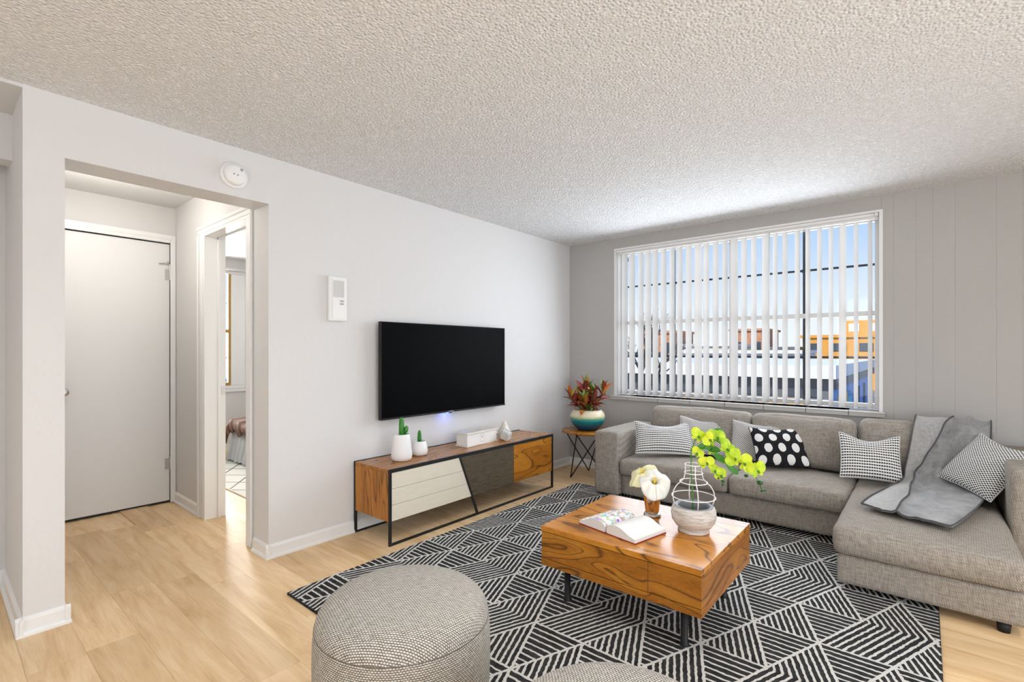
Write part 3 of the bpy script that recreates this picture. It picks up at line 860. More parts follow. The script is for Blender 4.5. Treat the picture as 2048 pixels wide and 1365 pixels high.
# ------------------------------------------------------------------ television
M_SCREEN, _, _ = newmat('screen', (0.0022, 0.0022, 0.0024), 0.5, spec=0.03)
tv = thing('television', (LX, 2.762, 0.762), 'large black flat television mounted on the wall above console', 'television')
hs_ = boxo('housing', M_BLACK, tv, 0.045, 0.078, -0.676, 0.676, 0.0, 0.712, 0.003)
boxo('screen', M_SCREEN, tv, 0.0785, 0.0800, -0.671, 0.671, 0.014, 0.707)
lb_ = boxo('lower_bezel', M_BLACK, tv, 0.0785, 0.0815, -0.676, 0.676, 0.0005, 0.0135)
boxo('wall_mount', M_BLACK, hs_, 0.001, 0.0445, -0.22, 0.22, 0.18, 0.55, 0.003)
boxo('sensor_foot', M_BLACK, lb_, 0.062, 0.080, -0.012, 0.012, -0.007, -0.0002, 0.001)
M_BLUEGLOW, nt_, b_ = newmat('blue_glow', (0.1, 0.2, 1.0), 0.5)
b_.inputs['Emission Color'].default_value = (0.12, 0.22, 1.0, 1); b_.inputs['Emission Strength'].default_value = 40
boxo('blue_glow_strip', M_BLUEGLOW, lb_, 0.046, 0.056, -0.03, 0.03, -0.004, -0.0003)  # glowing strip added to tint the wall below the screen blue
def text_mesh(name, body, size, m, parent, loc, rot):
    cu = bpy.data.curves.new(name, 'FONT'); cu.body = body; cu.size = size; cu.align_x = 'CENTER'; cu.extrude = 0.0003
    t_ = bpy.data.objects.new(name, cu); COL.objects.link(t_)
    dg = bpy.context.evaluated_depsgraph_get()
    me = bpy.data.meshes.new_from_object(t_.evaluated_get(dg))
    bpy.data.objects.remove(t_); bpy.data.curves.remove(cu)
    o_ = link(name, me, None, parent); me.materials.clear(); me.materials.append(m)
    o_.location = loc; o_.rotation_euler = rot
    return o_
text_mesh('lettering', 'SAMSUNG', 0.012, M_WHITE, lb_, (0.0822, 0.0, 0.003), (pi/2, 0, pi/2))

# ------------------------------------------------------------------ media console
con = thing('media_console', (-2.83, 2.82, 0), 'low walnut media console in a black steel frame with pale drawers', 'console')
ox, oy = -2.83, 2.82
Y0c, Y1c = 1.912, 3.728
fx0, fx1 = -3.025, -2.630
def cb(name, m, x0, x1, y0, y1, z0, z1, bev=0.001): return boxo(name, m, con, x0-ox, x1-ox, y0-oy, y1-oy, z0, z1, bev, 1)
sl = lambda z: 2.535 + (0.478-z)*0.415
cb('top', M_WAL_CON, fx0+0.001, fx1-0.0165, Y0c, Y1c, 0.470, 0.492)
cb('side_panel', M_WAL_VERT, fx0+0.001, fx1-0.0165, Y0c, Y0c+0.02, 0.155, 0.4695)
cb('side_panel', M_WAL_VERT, fx0+0.001, fx1-0.0165, Y1c-0.02, Y1c, 0.155, 0.4695)
cb('back_panel', M_DARKOAK, fx0+0.001, fx0+0.012, Y0c+0.0205, Y1c-0.0205, 0.155, 0.4695)
cb('bottom_panel', M_DARKOAK, fx0+0.0125, fx1-0.022, Y0c+0.0205, Y1c-0.0205, 0.150, 0.166)
zc = [0.157, 0.262, 0.367, 0.472]
for i in range(3):
    z0, z1 = zc[i]+0.001, zc[i+1]-0.001
    poly = [(Y0c+0.0165-oy, z0), (sl(z0)-0.009-oy, z0), (sl(z1)-0.009-oy, z1), (Y0c+0.0165-oy, z1)]
    prism('drawer_front', poly, 'x', fx1-0.0215-ox, fx1-0.004-ox, M_ASH, con, 0.0012)
cb('drawer_backing', M_WAL_VERT, fx1-0.026, fx1-0.022, Y0c+0.03, 2.53, 0.168, 0.469)
z0, z1 = 0.158, 0.471
prism('door', [(sl(z0)+0.009-oy, z0), (3.164-oy, z0), (3.164-oy, z1), (sl(z1)+0.009-oy, z1)], 'x', fx1-0.0215-ox, fx1-0.006-ox, M_DARKOAK, con, 0.0012)
prism('door', [(3.166-oy, z0), (Y1c-0.0165-oy, z0), (Y1c-0.0165-oy, z1), (3.166-oy, z1)], 'x', fx1-0.0215-ox, fx1-0.005-ox, M_WAL_DOOR, con, 0.0012)
B_ = 0.016
for xa, xb in ((fx1-B_, fx1), (fx0-0.0165, fx0)):
    nm = 'front_frame' if xb == fx1 else 'back_frame'
    b4 = NB()
    for b in ((xa, xb, Y0c-0.0005, Y0c+B_, 0.0, 0.494), (xa, xb, Y1c-B_, Y1c+0.0005, 0.0, 0.494), (xa, xb, Y0c+B_, Y1c-B_, 0.0, 0.013), (xa, xb, Y0c+B_, Y1c-B_, 0.4725, 0.494)):
        box(b4, b[0]-ox, b[1]-ox, b[2]-oy, b[3]-oy, b[4], b[5])
    obj(nm, b4, M_BLACK, con)
prism('slanted_leg', [(sl(0.013)-0.008-oy, 0.013), (sl(0.013)+0.008-oy, 0.013), (sl(0.472)+0.008-oy, 0.472), (sl(0.472)-0.008-oy, 0.472)], 'x', fx1-B_-ox, fx1-ox, M_BLACK, con)

# ------------------------------------------------------------------ coffee table
ct = thing('coffee_table', (-1.072, 2.331, 0.0), 'block shaped walnut coffee table on thin black legs', 'table')
hx, hy = 0.396, 0.354
boxo('top', M_WAL_TOP, ct, -hx, hx, -hy, hy, 0.3605, 0.386, 0.002)
db_ = boxo('drawer_body', M_WAL_SIDE, ct, -hx+0.0015, hx-0.0015, -hy+0.0015, hy-0.0015, 0.2285, 0.3575, 0.0015)
boxo('base_board', M_WAL_SIDE, ct, -hx, hx, -hy, hy, 0.192, 0.2255, 0.002)
boxo('carcass', M_DARKOAK, ct, -hx+0.012, hx-0.012, -hy+0.012, hy-0.012, 0.2256, 0.3604)
M_SEAM, _, _ = newmat('drawer_seam_brown', (0.09, 0.035, 0.01), 0.6)  # dark brown of the thin veneer seam line
boxo('drawer_seam', M_SEAM, db_, 0.168, 0.170, -hy+0.0010, -hy+0.0025, 0.231, 0.355)
for lx in (-0.296, 0.294):
    for ly in (-0.268, 0.268):
        lg = lathe('leg', [(0.0, 0.0146), (0.021, 0.0146), (0.021, 0.02), (0.0155, 0.024), (0.0155, 0.1915), (0.0, 0.1915)], M_BLACK, ct, 20)
        lg.location = (lx, ly, 0)

# ------------------------------------------------------------------ woven poufs
def mat_pouf():
    m, nt, b = newmat('pouf_weave', (0.45, 0.42, 0.38), 0.95, spec=0.1); g = G(nt)
    u, v, _z = g.sep(g.co('UV'))
    wv = g.noise(g.co('UV', (7, 7, 7)), 1.0, 2, 0.5)
    v2 = g.m('ADD', v, g.m('MULTIPLY', wv, 0.012))
    rowf = g.m('DIVIDE', v2, 0.0062)
    rowi = g.m('FLOOR', rowf)
    half = g.m('MULTIPLY', g.m('MODULO', rowi, 2.0), 0.5)
    fu = g.m('FRACT', g.m('ADD', g.m('DIVIDE', u, 0.0098), half)); fv = g.m('FRACT', rowf)
    du = g.m('ABSOLUTE', g.m('SUBTRACT', fu, 0.5)); dv = g.m('ABSOLUTE', g.m('SUBTRACT', fv, 0.5))
    d = g.m('SQRT', g.m('ADD', g.m('MULTIPLY', g.m('MULTIPLY', du, du), 0.8), g.m('MULTIPLY', g.m('MULTIPLY', dv, dv), 1.15)))
    h = g.m('SUBTRACT', 1.0, g.m('MULTIPLY', d, 1.9), clamp=True)
    n = g.noise(g.co('UV', (30, 160, 1)), 1.2, 4, 0.7)
    f = g.m('ADD', g.m('MULTIPLY', h, 0.8), g.m('MULTIPLY_ADD', n, 0.8, -0.35))
    seti(nt, b, 'Base Color', g.ramp(f, [(0.10, (0.16, 0.135, 0.108)), (0.30, (0.55, 0.505, 0.45)), (0.65, (0.90, 0.87, 0.81))]))
    seti(nt, b, 'Normal', g.bump(h, 0.9, 0.004))
    return m
M_POUF = mat_pouf()
def pouf(cx, cy, r, h, label, rz=0.0):
    t = thing('pouf', (cx, cy, 0.0), label, 'pouf', rz, 'round woven poufs in the foreground')
    seg = 96
    prof = [(0.88, 0.02), (0.94, 0.06), (0.975, 0.14), (0.995, 0.25), (1.003, 0.40), (1.005, 0.52), (1.003, 0.62), (0.998, 0.70), (0.990, 0.76), (0.983, 0.785)]
    vs, fs, uvs = [], [], []
    for k_, (pr_, pz) in enumerate(prof):
        for i in range(seg+1):
            a = 2*pi*i/seg
            vs.append((r*pr_*cos(a), r*pr_*sin(a), pz*h+0.012)); uvs.append((a*r, pz*h))
    for k_ in range(len(prof)-1):
        for i in range(seg):
            a = k_*(seg+1)+i; fs.append((a, a+1, a+seg+2, a+seg+1))
    fs.append(tuple(range(seg, 0, -1)))
    pyobj('side_panel', vs, fs, M_POUF, t, True, uvs, fix=False)
    tp = [(0.983, 0.787), (0.975, 0.82), (0.955, 0.858), (0.92, 0.894), (0.87, 0.925), (0.80, 0.950), (0.70, 0.970), (0.56, 0.985), (0.40, 0.994), (0.2, 0.999)]
    vs, fs, uvs = [], [], []
    arc = []; l_ = 0.0
    for q_ in range(len(tp)-1, -1, -1):
        p_ = tp[q_+1] if q_+1 < len(tp) else (0.0, 1.0)
        l_ += math.hypot((tp[q_][0]-p_[0])*r, (tp[q_][1]-p_[1])*h); arc.insert(0, l_)
    for q_, (pr_, pz) in enumerate(tp):
        for i in range(seg):
            a = 2*pi*i/seg
            vs.append((r*pr_*cos(a), r*pr_*sin(a), pz*h+0.012))
            st = 0.25*r*pr_ + 0.75*arc[q_]
            uvs.append((cos(a)*st, sin(a)*st))
    for k_ in range(len(tp)-1):
        for i in range(seg):
            a = k_*seg+i; b = k_*seg+(i+1) % seg; fs.append((a, b, b+seg, a+seg))
    vs.append((0, 0, h+0.0125)); uvs.append((0, 0)); c = len(vs)-1
    for i in range(seg): fs.append(((len(tp)-1)*seg+i, (len(tp)-1)*seg+(i+1) % seg, c))
    tpo = pyobj('top_panel', vs, fs, M_POUF, t, True, uvs, fix=False)
    tube('seam', [(r*0.983*cos(2*pi*i/64), r*0.983*sin(2*pi*i/64), 0.786*h+0.012) for i in range(64)], 0.0016, M_PIPE, tpo, 6, True)
    return t
pouf(-1.395, 1.075, 0.300, 0.415, 'round beige woven pouf nearest the television console', radians(35))
pouf(-0.52, 1.00, 0.300, 0.415, 'round beige woven pouf cut off by the bottom edge of the photo', radians(80))
# ================================================================== SOFA
sofa = thing('sectional_sofa', (0, 0, 0), 'grey brown linen corner sofa with chaise below the window', 'sofa')
SA0, SA1 = -2.212, -1.978
rbox('arm', M_SOFA, sofa, SA0, SA1, 3.748, 4.595, 0.035, 0.570, 0.028, 12, 0.006, 0.003, 1, nz=8)
rbox('arm', M_SOFA, sofa, 0.352, 0.60, 3.70, 4.595, 0.035, 0.640, 0.03, 12, 0.008, 0.003, 2, nz=8)
rbox('base', M_SOFA, sofa, SA1+0.001, 0.351, 3.80, 4.44, 0.045, 0.212, 0.012, 10, 0, 0.001, 3)
rbox('back_frame', M_SOFA, sofa, SA1+0.001, 0.351, 4.445, 4.600, 0.045, 0.62, 0.025, 12, 0, 0.002, 4, nz=6)
rbox('seat_cushion', M_SOFA, sofa, SA1+0.004, -1.100, 3.742, 4.42, 0.214, 0.352, 0.036, 18, 0.022, 0.004, 5, 0.006)
rbox('seat_cushion', M_SOFA, sofa, -1.097, -0.366, 3.742, 4.42, 0.214, 0.352, 0.036, 18, 0.022, 0.004, 6, 0.006)
rbox('chaise_base', M_SOFA, sofa, -0.352, 0.345, 3.075, 3.798, 0.045, 0.196, 0.012, 12, 0, 0.001, 7)
rbox('chaise_cushion', M_SOFA, sofa, -0.372, 0.348, 3.045, 4.42, 0.198, 0.345, 0.042, 22, 0.024, 0.004, 8, 0.008)
def backc(x0, x1, seed, hgt):
    """back cushion: leans a little against the frame, soft crowned top"""
    o_ = rbox('back_cushion', M_SOFA, sofa, x0, x1, -0.085, 0.085, 0.0, hgt, 0.055, 18, 0.012, 0.006, seed, 0.035, nz=12)
    M_ = Matrix.Translation((0, 4.36, 0.368)) @ Matrix.Rotation(radians(-9), 4, 'X')
    o_.data.transform(M_)
    return o_
backc(-1.955, -1.092, 11, 0.385)
backc(-1.086, -0.372, 12, 0.385)
backc(-0.366, 0.345, 13, 0.400)
for x, y_ in ((-2.15, 3.83), (-2.15, 4.5), (0.275, 3.11), (0.50, 4.5), (0.50, 3.78), (-0.28, 3.85)):
    lathe('foot', [(0.0, 0.0), (0.022, 0.0), (0.026, 0.044), (0.0, 0.044)] if y_ == 3.11 or y_ > 4.4 else [(0.0, 0.0146), (0.022, 0.0146), (0.026, 0.044), (0.0, 0.044)], M_BLACK, sofa, 16).location = (x, y_, 0)

# ------------------------------------------------------------------ pillows
def mat_pillow(name, kind):
    m, nt, b = newmat(name, (0.8, 0.79, 0.76), 0.9, spec=0.15); g = G(nt)
    u, v, _z = g.sep(g.co('UV'))
    n = g.noise(g.co('UV'), 260, 2)
    if kind == 'dots':
        fu = g.m('FRACT', g.m('DIVIDE', u, 0.0142)); fv = g.m('FRACT', g.m('DIVIDE', v, 0.0200))
        du = g.m('ABSOLUTE', g.m('SUBTRACT', fu, 0.5)); dv = g.m('ABSOLUTE', g.m('SUBTRACT', fv, 0.5))
        dot = g.m('MULTIPLY', g.m('LESS_THAN', du, 0.29), g.m('LESS_THAN', dv, 0.25))
        bar = g.m('LESS_THAN', dv, 0.085)
        f = g.m('MAXIMUM', dot, bar)
        colr = g.mix(f, (0.80, 0.785, 0.755), (0.022, 0.022, 0.024))
    elif kind == 'wave':
        cu = g.m('DIVIDE', u, 0.0105); ci = g.m('FLOOR', cu)
        half = g.m('MULTIPLY', g.m('MODULO', g.m('ABSOLUTE', ci), 2.0), 0.5)
        fv = g.m('FRACT', g.m('ADD', g.m('DIVIDE', v, 0.0150), half))
        fu = g.m('FRACT', cu)
        f = g.m('MULTIPLY', g.m('LESS_THAN', fv, 0.46), g.m('LESS_THAN', g.m('ABSOLUTE', g.m('SUBTRACT', fu, 0.5)), 0.47))
        colr = g.mix(f, (0.78, 0.765, 0.735), (0.035, 0.035, 0.038))
    else:
        P_ = 0.100
        x = g.m('ADD', g.m('DIVIDE', u, P_), 0.1); y_ = g.m('ADD', g.m('DIVIDE', v, P_*0.92), 0.12)
        yi = g.m('FLOOR', y_)
        half = g.m('MULTIPLY', g.m('MODULO', g.m('ABSOLUTE', yi), 2.0), 0.5)
        fu = g.m('SUBTRACT', g.m('FRACT', g.m('ADD', x, half)), 0.5); fv = g.m('SUBTRACT', g.m('FRACT', y_), 0.5)
        d = g.m('SQRT', g.m('ADD', g.m('MULTIPLY', g.m('MULTIPLY', fu, fu), 1.25), g.m('MULTIPLY', g.m('MULTIPLY', fv, fv), 0.62)))
        rag = g.noise(g.co('UV', (160, 40, 1)), 1.0, 2)
        f = g.m('LESS_THAN', d, g.m('MULTIPLY_ADD', rag, 0.07, 0.285))
        colr = g.mix(f, (0.016, 0.016, 0.018), (0.80, 0.785, 0.76))
    seti(nt, b, 'Base Color', colr)
    seti(nt, b, 'Normal', g.bump(n, 0.35, 0.003))
    return m
M_PDOT = mat_pillow('dotted_cotton', 'dots'); M_PWAVE = mat_pillow('waved_cotton', 'wave'); M_PBIG = mat_pillow('spotted_cotton', 'big')
M_PEDGE, _, _ = newmat('pillow_edge', (0.70, 0.685, 0.66), 0.9)
def pillow(A, B, C, t, m, label, edge, seed, dent=0.0):
    A, B, C = Vector(A), Vector(B), Vector(C)
    u = B-A; w = u.length; u.normalize()
    v = C-A; v -= u*v.dot(u); h = v.length; v.normalize()
    nrm = u.cross(v)
    n = 26
    base = A + u*w/2 + v*h/2
    root = thing('throw_pillow', tuple(base), label, 'pillow', 0.0, 'throw pillows on the sofa')
    vs, fs, uvs = [], [], []
    def pt(a, b, s):
        # corners stay pointed, sides are drawn in
        ka = a*w/2*(1 - 0.055*(1-b*b)); kb = b*h/2*(1 - 0.055*(1-a*a))
        th = t/2*((1-a*a)**0.5*(1-b*b)**0.5)**0.85
        kb -= dent*max(0.0, b)**2*(1-a*a)**2
        nz = noise.noise(Vector((a*2.5+seed, b*2.5, s*3.0)))*0.011*(1-a**4)*(1-b**4)
        crease = 0.004*sin(a*14+b*9+seed)*(abs(a*b))**0.7*(1-a**6)*(1-b**6)
        return u*ka + v*kb + nrm*(s*th + nz + crease)
    for s in (1, -1):
        o_ = len(vs)
        for j in range(n+1):
            for i in range(n+1):
                a, b = -cos(pi*i/n), -cos(pi*j/n)
                vs.append(pt(a, b, s)); uvs.append(((a+1)*w/2, (b+1)*h/2))
        for j in range(n):
            for i in range(n):
                k_ = o_+j*(n+1)+i
                q = (k_, k_+1, k_+n+2, k_+n+1)
                fs.append(q if s > 0 else q[::-1])
    cov = pyobj('cover', vs, fs, m, root, True, uvs, fix=False)
    per = [pt(-cos(pi*i/20), -1, 0) for i in range(20)] + [pt(1, -cos(pi*i/20), 0) for i in range(20)] + \
          [pt(cos(pi*i/20), 1, 0) for i in range(20)] + [pt(-1, cos(pi*i/20), 0) for i in range(20)]
    tube('piping', per, 0.0035, edge, cov, 6, True)
    return root
pillow((-1.875, 3.87, 0.395), (-1.46, 4.105, 0.395), (-1.93, 4.06, 0.640), 0.13, M_PDOT, 'white cushion with rows of black dots against the left sofa arm', M_PEDGE, 1, 0.055)
pillow((-1.62, 4.13, 0.40), (-1.24, 4.22, 0.39), (-1.66, 4.275, 0.690), 0.10, M_PWAVE, 'zigzag patterned black and white cushion between dotted cushion and its twin', M_PEDGE, 2, 0.03)
pillow((-1.20, 4.15, 0.40), (-0.80, 4.20, 0.39), (-1.28, 4.29, 0.690), 0.10, M_PWAVE, 'zigzag patterned cushion tucked behind the black spotted cushion', M_PEDGE, 3, 0.02)
pillow((-0.965, 4.02, 0.395), (-0.640, 4.20, 0.405), (-1.085, 4.17, 0.655), 0.12, M_PBIG, 'black cushion with large white spots in the middle of sofa', M_BLACK, 4, 0.02)
pillow((-0.444, 4.06, 0.392), (-0.105, 4.13, 0.385), (-0.438, 4.20, 0.680), 0.12, M_PDOT, 'white cushion with rows of black dots beside the grey throw', M_PEDGE, 5, 0.045)
pillow((0.065, 4.18, 0.458), (0.290, 3.89, 0.400), (0.285, 4.27, 0.735), 0.12, M_PWAVE, 'zigzag patterned cushion leaning on the right sofa arm', M_PEDGE, 6, 0.02)

# ------------------------------------------------------------------ throw blanket over the back and the chaise
def mat_throw(name, dark, light, sc):
    m, nt, b = newmat(name, light, 0.85, spec=0.2); g = G(nt)
    n1 = g.noise(g.co('Object'), sc, 4, 0.7, 0.4)
    n2 = g.noise(g.co('Object'), 300, 2)
    f = g.m('ADD', g.m('MULTIPLY', n1, 0.75), g.m('MULTIPLY', n2, 0.25))
    seti(nt, b, 'Base Color', g.ramp(f, [(0.35, dark), (0.65, light)]))
    seti(nt, b, 'Normal', g.bump(f, 0.5, 0.006))
    b.inputs['Sheen Weight'].default_value = 0.4
    return m
M_THROW_L = mat_throw('knit_throw', (0.30, 0.295, 0.285), (0.46, 0.45, 0.435), 60)
M_THROW_D = mat_throw('velvet_throw', (0.15, 0.15, 0.15), (0.36, 0.355, 0.35), 9)
M_THROW_E, _, _ = newmat('throw_edging', (0.09, 0.09, 0.092), 0.9)
KEYS = [  # left point, right point along the length of the throw
    ((-0.045, 4.475, 0.66), (0.335, 4.475, 0.66)),
    ((-0.045, 4.465, 0.775), (0.335, 4.465, 0.775)),
    ((-0.045, 4.40, 0.800), (0.330, 4.40, 0.800)),
    ((-0.055, 4.315, 0.755), (0.325, 4.315, 0.765)),
    ((-0.075, 4.255, 0.600), (0.315, 4.255, 0.610)),
    ((-0.095, 4.215, 0.470), (0.300, 4.210, 0.470)),
    ((-0.105, 4.135, 0.402), (0.285, 4.120, 0.400)),
    ((-0.160, 3.960, 0.388), (0.265, 3.930, 0.388)),
    ((-0.230, 3.660, 0.386), (0.205, 3.620, 0.386)),
    ((-0.272, 3.385, 0.379), (0.105, 3.262, 0.379)),
]
def cat(p, t):
    n = len(p)-1; i = min(int(t*n), n-1); f = t*n-i
    a, b, c, d = (Vector(p[max(0, min(n, i+k_))]) for k_ in (-1, 0, 1, 2))
    return 0.5*((2*b) + (c-a)*f + (2*a-5*b+4*c-d)*f*f + (3*b-a-3*c+d)*f**3)
def ucen(v):
    """where the dark hem between the two halves runs: slants in to the waist and out again"""
    k_ = [(0.0, 0.52), (0.2, 0.52), (0.35, 0.40), (0.5, 0.22), (0.64, 0.13), (0.75, 0.20), (0.88, 0.34), (1.0, 0.42)]
    for (a, b), (c, d) in zip(k_[:-1], k_[1:]):
        if v <= c:
            f = (v-a)/(c-a); f = f*f*(3-2*f)*0.5 + f*0.5
            return b+(d-b)*f
    return k_[-1][1]
def throw_pt(u, v):
    Lp = cat([q[0] for q in KEYS], v); Rp = cat([q[1] for q in KEYS], v)
    w = (Rp-Lp).length
    p = Lp.lerp(Rp, u)
    slack = max(0.0, 1-(w/0.40))
    e_ = 0.010 + 0.030*slack
    ph = sin(u*17+sin(v*7)*1.6) * 0.6 + 0.4*sin(u*8-v*7)
    lift = e_*(0.5+0.5*ph)
    uc = ucen(v); lift += 0.014*math.exp(-((u-uc)/0.035)**2) + 0.008*math.exp(-((u-uc-0.22)/0.06)**2)
    fan = max(0.0, 1-abs(v-0.60)/0.26)          # ridges running out of the gathered waist
    lift += 0.016*fan*(0.5+0.5*sin(u*26+1.0+v*3))
    if v < 0.45: lift += 0.018*math.exp(-((u-0.72-0.1*v)/0.06)**2)*max(0.0, min(1.0, v*6))
    if v > 0.52: lift += 0.012*(0.5+0.5*sin(u*19-0.8))*max(0.0, 1-(v-0.52)/0.46)*min(1.0, (v-0.52)*10)
    if v > 0.5: lift += 0.009*(0.5+0.5*sin(v*34+u*4))*(v-0.5)*2
    def blend(a_, b_, t_): t_ = max(0.0, min(1.0, t_)); t_ = t_*t_*(3-2*t_); return a_.lerp(b_, t_)
    nrm = blend(Vector((0, 0.3, 0.95)), Vector((0, -0.8, 0.6)), (v-0.16)/0.14)
    nrm = blend(nrm, Vector((0, 0, 1)), (v-0.50)/0.14).normalized()
    k_ = noise.noise(Vector((u*3.0, v*8.0, 0.3)))*0.008
    if v > 0.62:   # stepped fold lines on the seat
        if u < 0.24: p = p + Vector((0.0, 0.05*(v-0.62), 0))
    return p + nrm*(lift+max(0, k_)+0.001)
nu, nv = 56, 90
tw = thing('throw_blanket', (0.1, 4.0, 0.39), 'grey throw with dark edging draped over sofa back onto the chaise', 'throw')
off = Vector((0.1, 4.0, 0.39))
def sheet(side, n_, name, m):
    vs, fs = [], []
    for j in range(nv+1):
        v = j/nv; c = ucen(v)
        for i in range(n_+1):
            u = c*i/n_ if side == 0 else c+(1-c)*i/n_
            vs.append(throw_pt(u, v)-off)
    for j in range(nv):
        for i in range(n_):
            a = j*(n_+1)+i; fs.append((a, a+1, a+n_+2, a+n_+1))
    o_ = pyobj(name, vs, fs, m, tw, True, fix=False)
    md_ = o_.modifiers.new('thick', 'SOLIDIFY'); md_.thickness = 0.006; md_.offset = 1
sheet(0, 22, 'knit_side', M_THROW_L)
sheet(1, 36, 'velvet_side', M_THROW_D)
tube('edging', [throw_pt(ucen(j/60), j/60)-off+Vector((0, 0, 0.004)) for j in range(61)], 0.0045, M_THROW_E, tw, 6)
for u0 in (0.0, 1.0):
    tube('edging', [throw_pt(u0, j/60)-off+Vector((0, 0, 0.004)) for j in range(61)], 0.0045, M_THROW_E, tw, 6)
tube('edging', [throw_pt(i/40, 1.0)-off+Vector((0, -0.002, 0.003)) for i in range(41)], 0.0045, M_THROW_E, tw, 6)
# ================================================================== SIDE TABLE WITH CROTON
st = thing('side_table', (-2.61, 4.30, 0.0), 'small round walnut side table on black wire legs in the corner', 'table')
lathe('top', [(0.0, 0.444), (0.250, 0.444), (0.262, 0.450), (0.262, 0.460), (0.256, 0.466), (0.0, 0.466)], M_WAL_RND, st, 56)
feet = [(-0.080, -0.190), (-0.092, 0.175), (0.200, 0.02)]
tops = [(0.014, -0.225), (-0.205, -0.09), (-0.19, 0.13), (0.02, 0.225), (0.20, 0.12), (0.19, -0.12)]
pairs = [(0, 0), (0, 5), (1, 1), (1, 3), (2, 0), (2, 4)]
for f, t_ in pairs:
    a, b = feet[f], tops[t_]
    tube('leg_rod', [(a[0], a[1], 0.006), (b[0], b[1], 0.4435)], 0.0058, M_BLACK, st, 10)
def mat_pot():
    m, nt, b = newmat('glazed_pot', (0.8, 0.7, 0.5), 0.22); g = G(nt)
    x, y_, z = g.sep(g.co('Object'))
    n = g.noise(g.co('Object', (30, 30, 120)), 1, 3)
    f = g.m('ADD', z, g.m('MULTIPLY_ADD', n, 0.02, -0.01))
    seti(nt, b, 'Base Color', g.ramp(g.m('DIVIDE', f, 0.21), [(0.0, (0.012, 0.06, 0.14)), (0.25, (0.012, 0.10, 0.19)), (0.45, (0.0, 0.24, 0.27)), (0.60, (0.14, 0.42, 0.30)), (0.68, (0.70, 0.60, 0.30)), (0.74, (0.80, 0.71, 0.50))]))
    seti(nt, b, 'Normal', g.bump(g.m('SINE', g.m('MULTIPLY', z, 260.0)), 0.15, 0.002))
    return m
M_POT = mat_pot()
M_SOIL, _, _ = newmat('soil', (0.035, 0.022, 0.015), 0.95)
pl = thing('potted_croton', (-2.61, 4.30, 0.4665), 'red and yellow croton plant in a cream and teal banded pot', 'plant')
cp_ = lathe('pot', [(0.0, 0.0), (0.085, 0.0), (0.11, 0.012), (0.150, 0.055), (0.172, 0.10), (0.176, 0.135), (0.165, 0.175), (0.140, 0.203), (0.128, 0.207), (0.122, 0.198), (0.120, 0.17), (0.0, 0.17)], M_POT, pl, 56)
lathe('soil', [(0.0, 0.172), (0.119, 0.172), (0.10, 0.182), (0.0, 0.187)], M_SOIL, cp_, 30, cap=False)
def mat_leaf(name, cols, vein):
    m, nt, b = newmat(name, cols[0], 0.35); g = G(nt)
    r = g.n('ShaderNodeObjectInfo').outputs['Random']
    u, v, _z = g.sep(g.co('UV'))
    ed = g.m('ABSOLUTE', g.m('SUBTRACT', u, 0.5))
    ribs = g.m('LESS_THAN', g.m('FRACT', g.m('ADD', g.m('MULTIPLY', v, 9.0), g.m('MULTIPLY', ed, -3.0))), 0.18)
    mid = g.m('LESS_THAN', ed, 0.05)
    line = g.m('MAXIMUM', ribs, mid)
    n = g.noise(g.co('Object'), 30, 3)
    base = g.mix(g.m('MULTIPLY_ADD', n, 2.0, -0.5, clamp=True), cols[0], cols[1])
    seti(nt, b, 'Base Color', g.mix(g.m('MULTIPLY', line, 0.75), base, vein))
    return m
LEAFM = [mat_leaf('croton_red', ((0.20, 0.018, 0.022), (0.34, 0.05, 0.035)), (0.62, 0.18, 0.12)),
         mat_leaf('croton_maroon', ((0.10, 0.015, 0.018), (0.22, 0.03, 0.03)), (0.50, 0.16, 0.10)),
         mat_leaf('croton_orange', ((0.55, 0.16, 0.02), (0.45, 0.08, 0.02)), (0.75, 0.42, 0.05)),
         mat_leaf('croton_yellow', ((0.80, 0.55, 0.02), (0.70, 0.62, 0.06)), (0.30, 0.34, 0.03)),
         mat_leaf('croton_green', ((0.02, 0.10, 0.015), (0.05, 0.20, 0.02)), (0.55, 0.52, 0.05))]
def leaf_mesh(name, L, Wd, bend, m):
    n, k_ = 10, 4
    vs, fs, uvs = [], [], []
    for i in range(n+1):
        s = i/n
        w = Wd*(sin(pi*min(1, s*0.93+0.05))**0.8)*(1-0.25*s)
        if i == n: w = 0.0008
        for j in range(k_+1):
            a = j/k_*2-1
            vs.append((a*w, L*s*cos(bend*s*0.8), L*s*0.15 - bend*L*s*s*0.55 + abs(a)*w*0.42)); uvs.append((j/k_, s))
    for i in range(n):
        for j in range(k_):
            a = i*(k_+1)+j; fs.append((a, a+1, a+k_+2, a+k_+1))
    me = bpy.data.meshes.new(name); me.from_pydata(vs, [], fs)
    ul = me.uv_layers.new(name='UVMap')
    for lp in me.loops: ul.data[lp.index].uv = uvs[lp.vertex_index]
    for p in me.polygons: p.use_smooth = True
    me.materials.append(m)
    return me
LM = [[leaf_mesh('leaf', 0.18, 0.036, bd, m) for bd in (0.25, 0.7)] for m in LEAFM]
lr = random.Random(21)
def put_leaf(parent, me, p, yaw, pitch, roll, s):
    o_ = bpy.data.objects.new('leaf', me); COL.objects.link(o_); o_.parent = parent
    o_.location = p; o_.rotation_euler = (Matrix.Rotation(yaw, 4, 'Z') @ Matrix.Rotation(pitch, 4, 'X') @ Matrix.Rotation(roll, 4, 'Y')).to_euler()
    o_.scale = (s, s, s)
    return o_
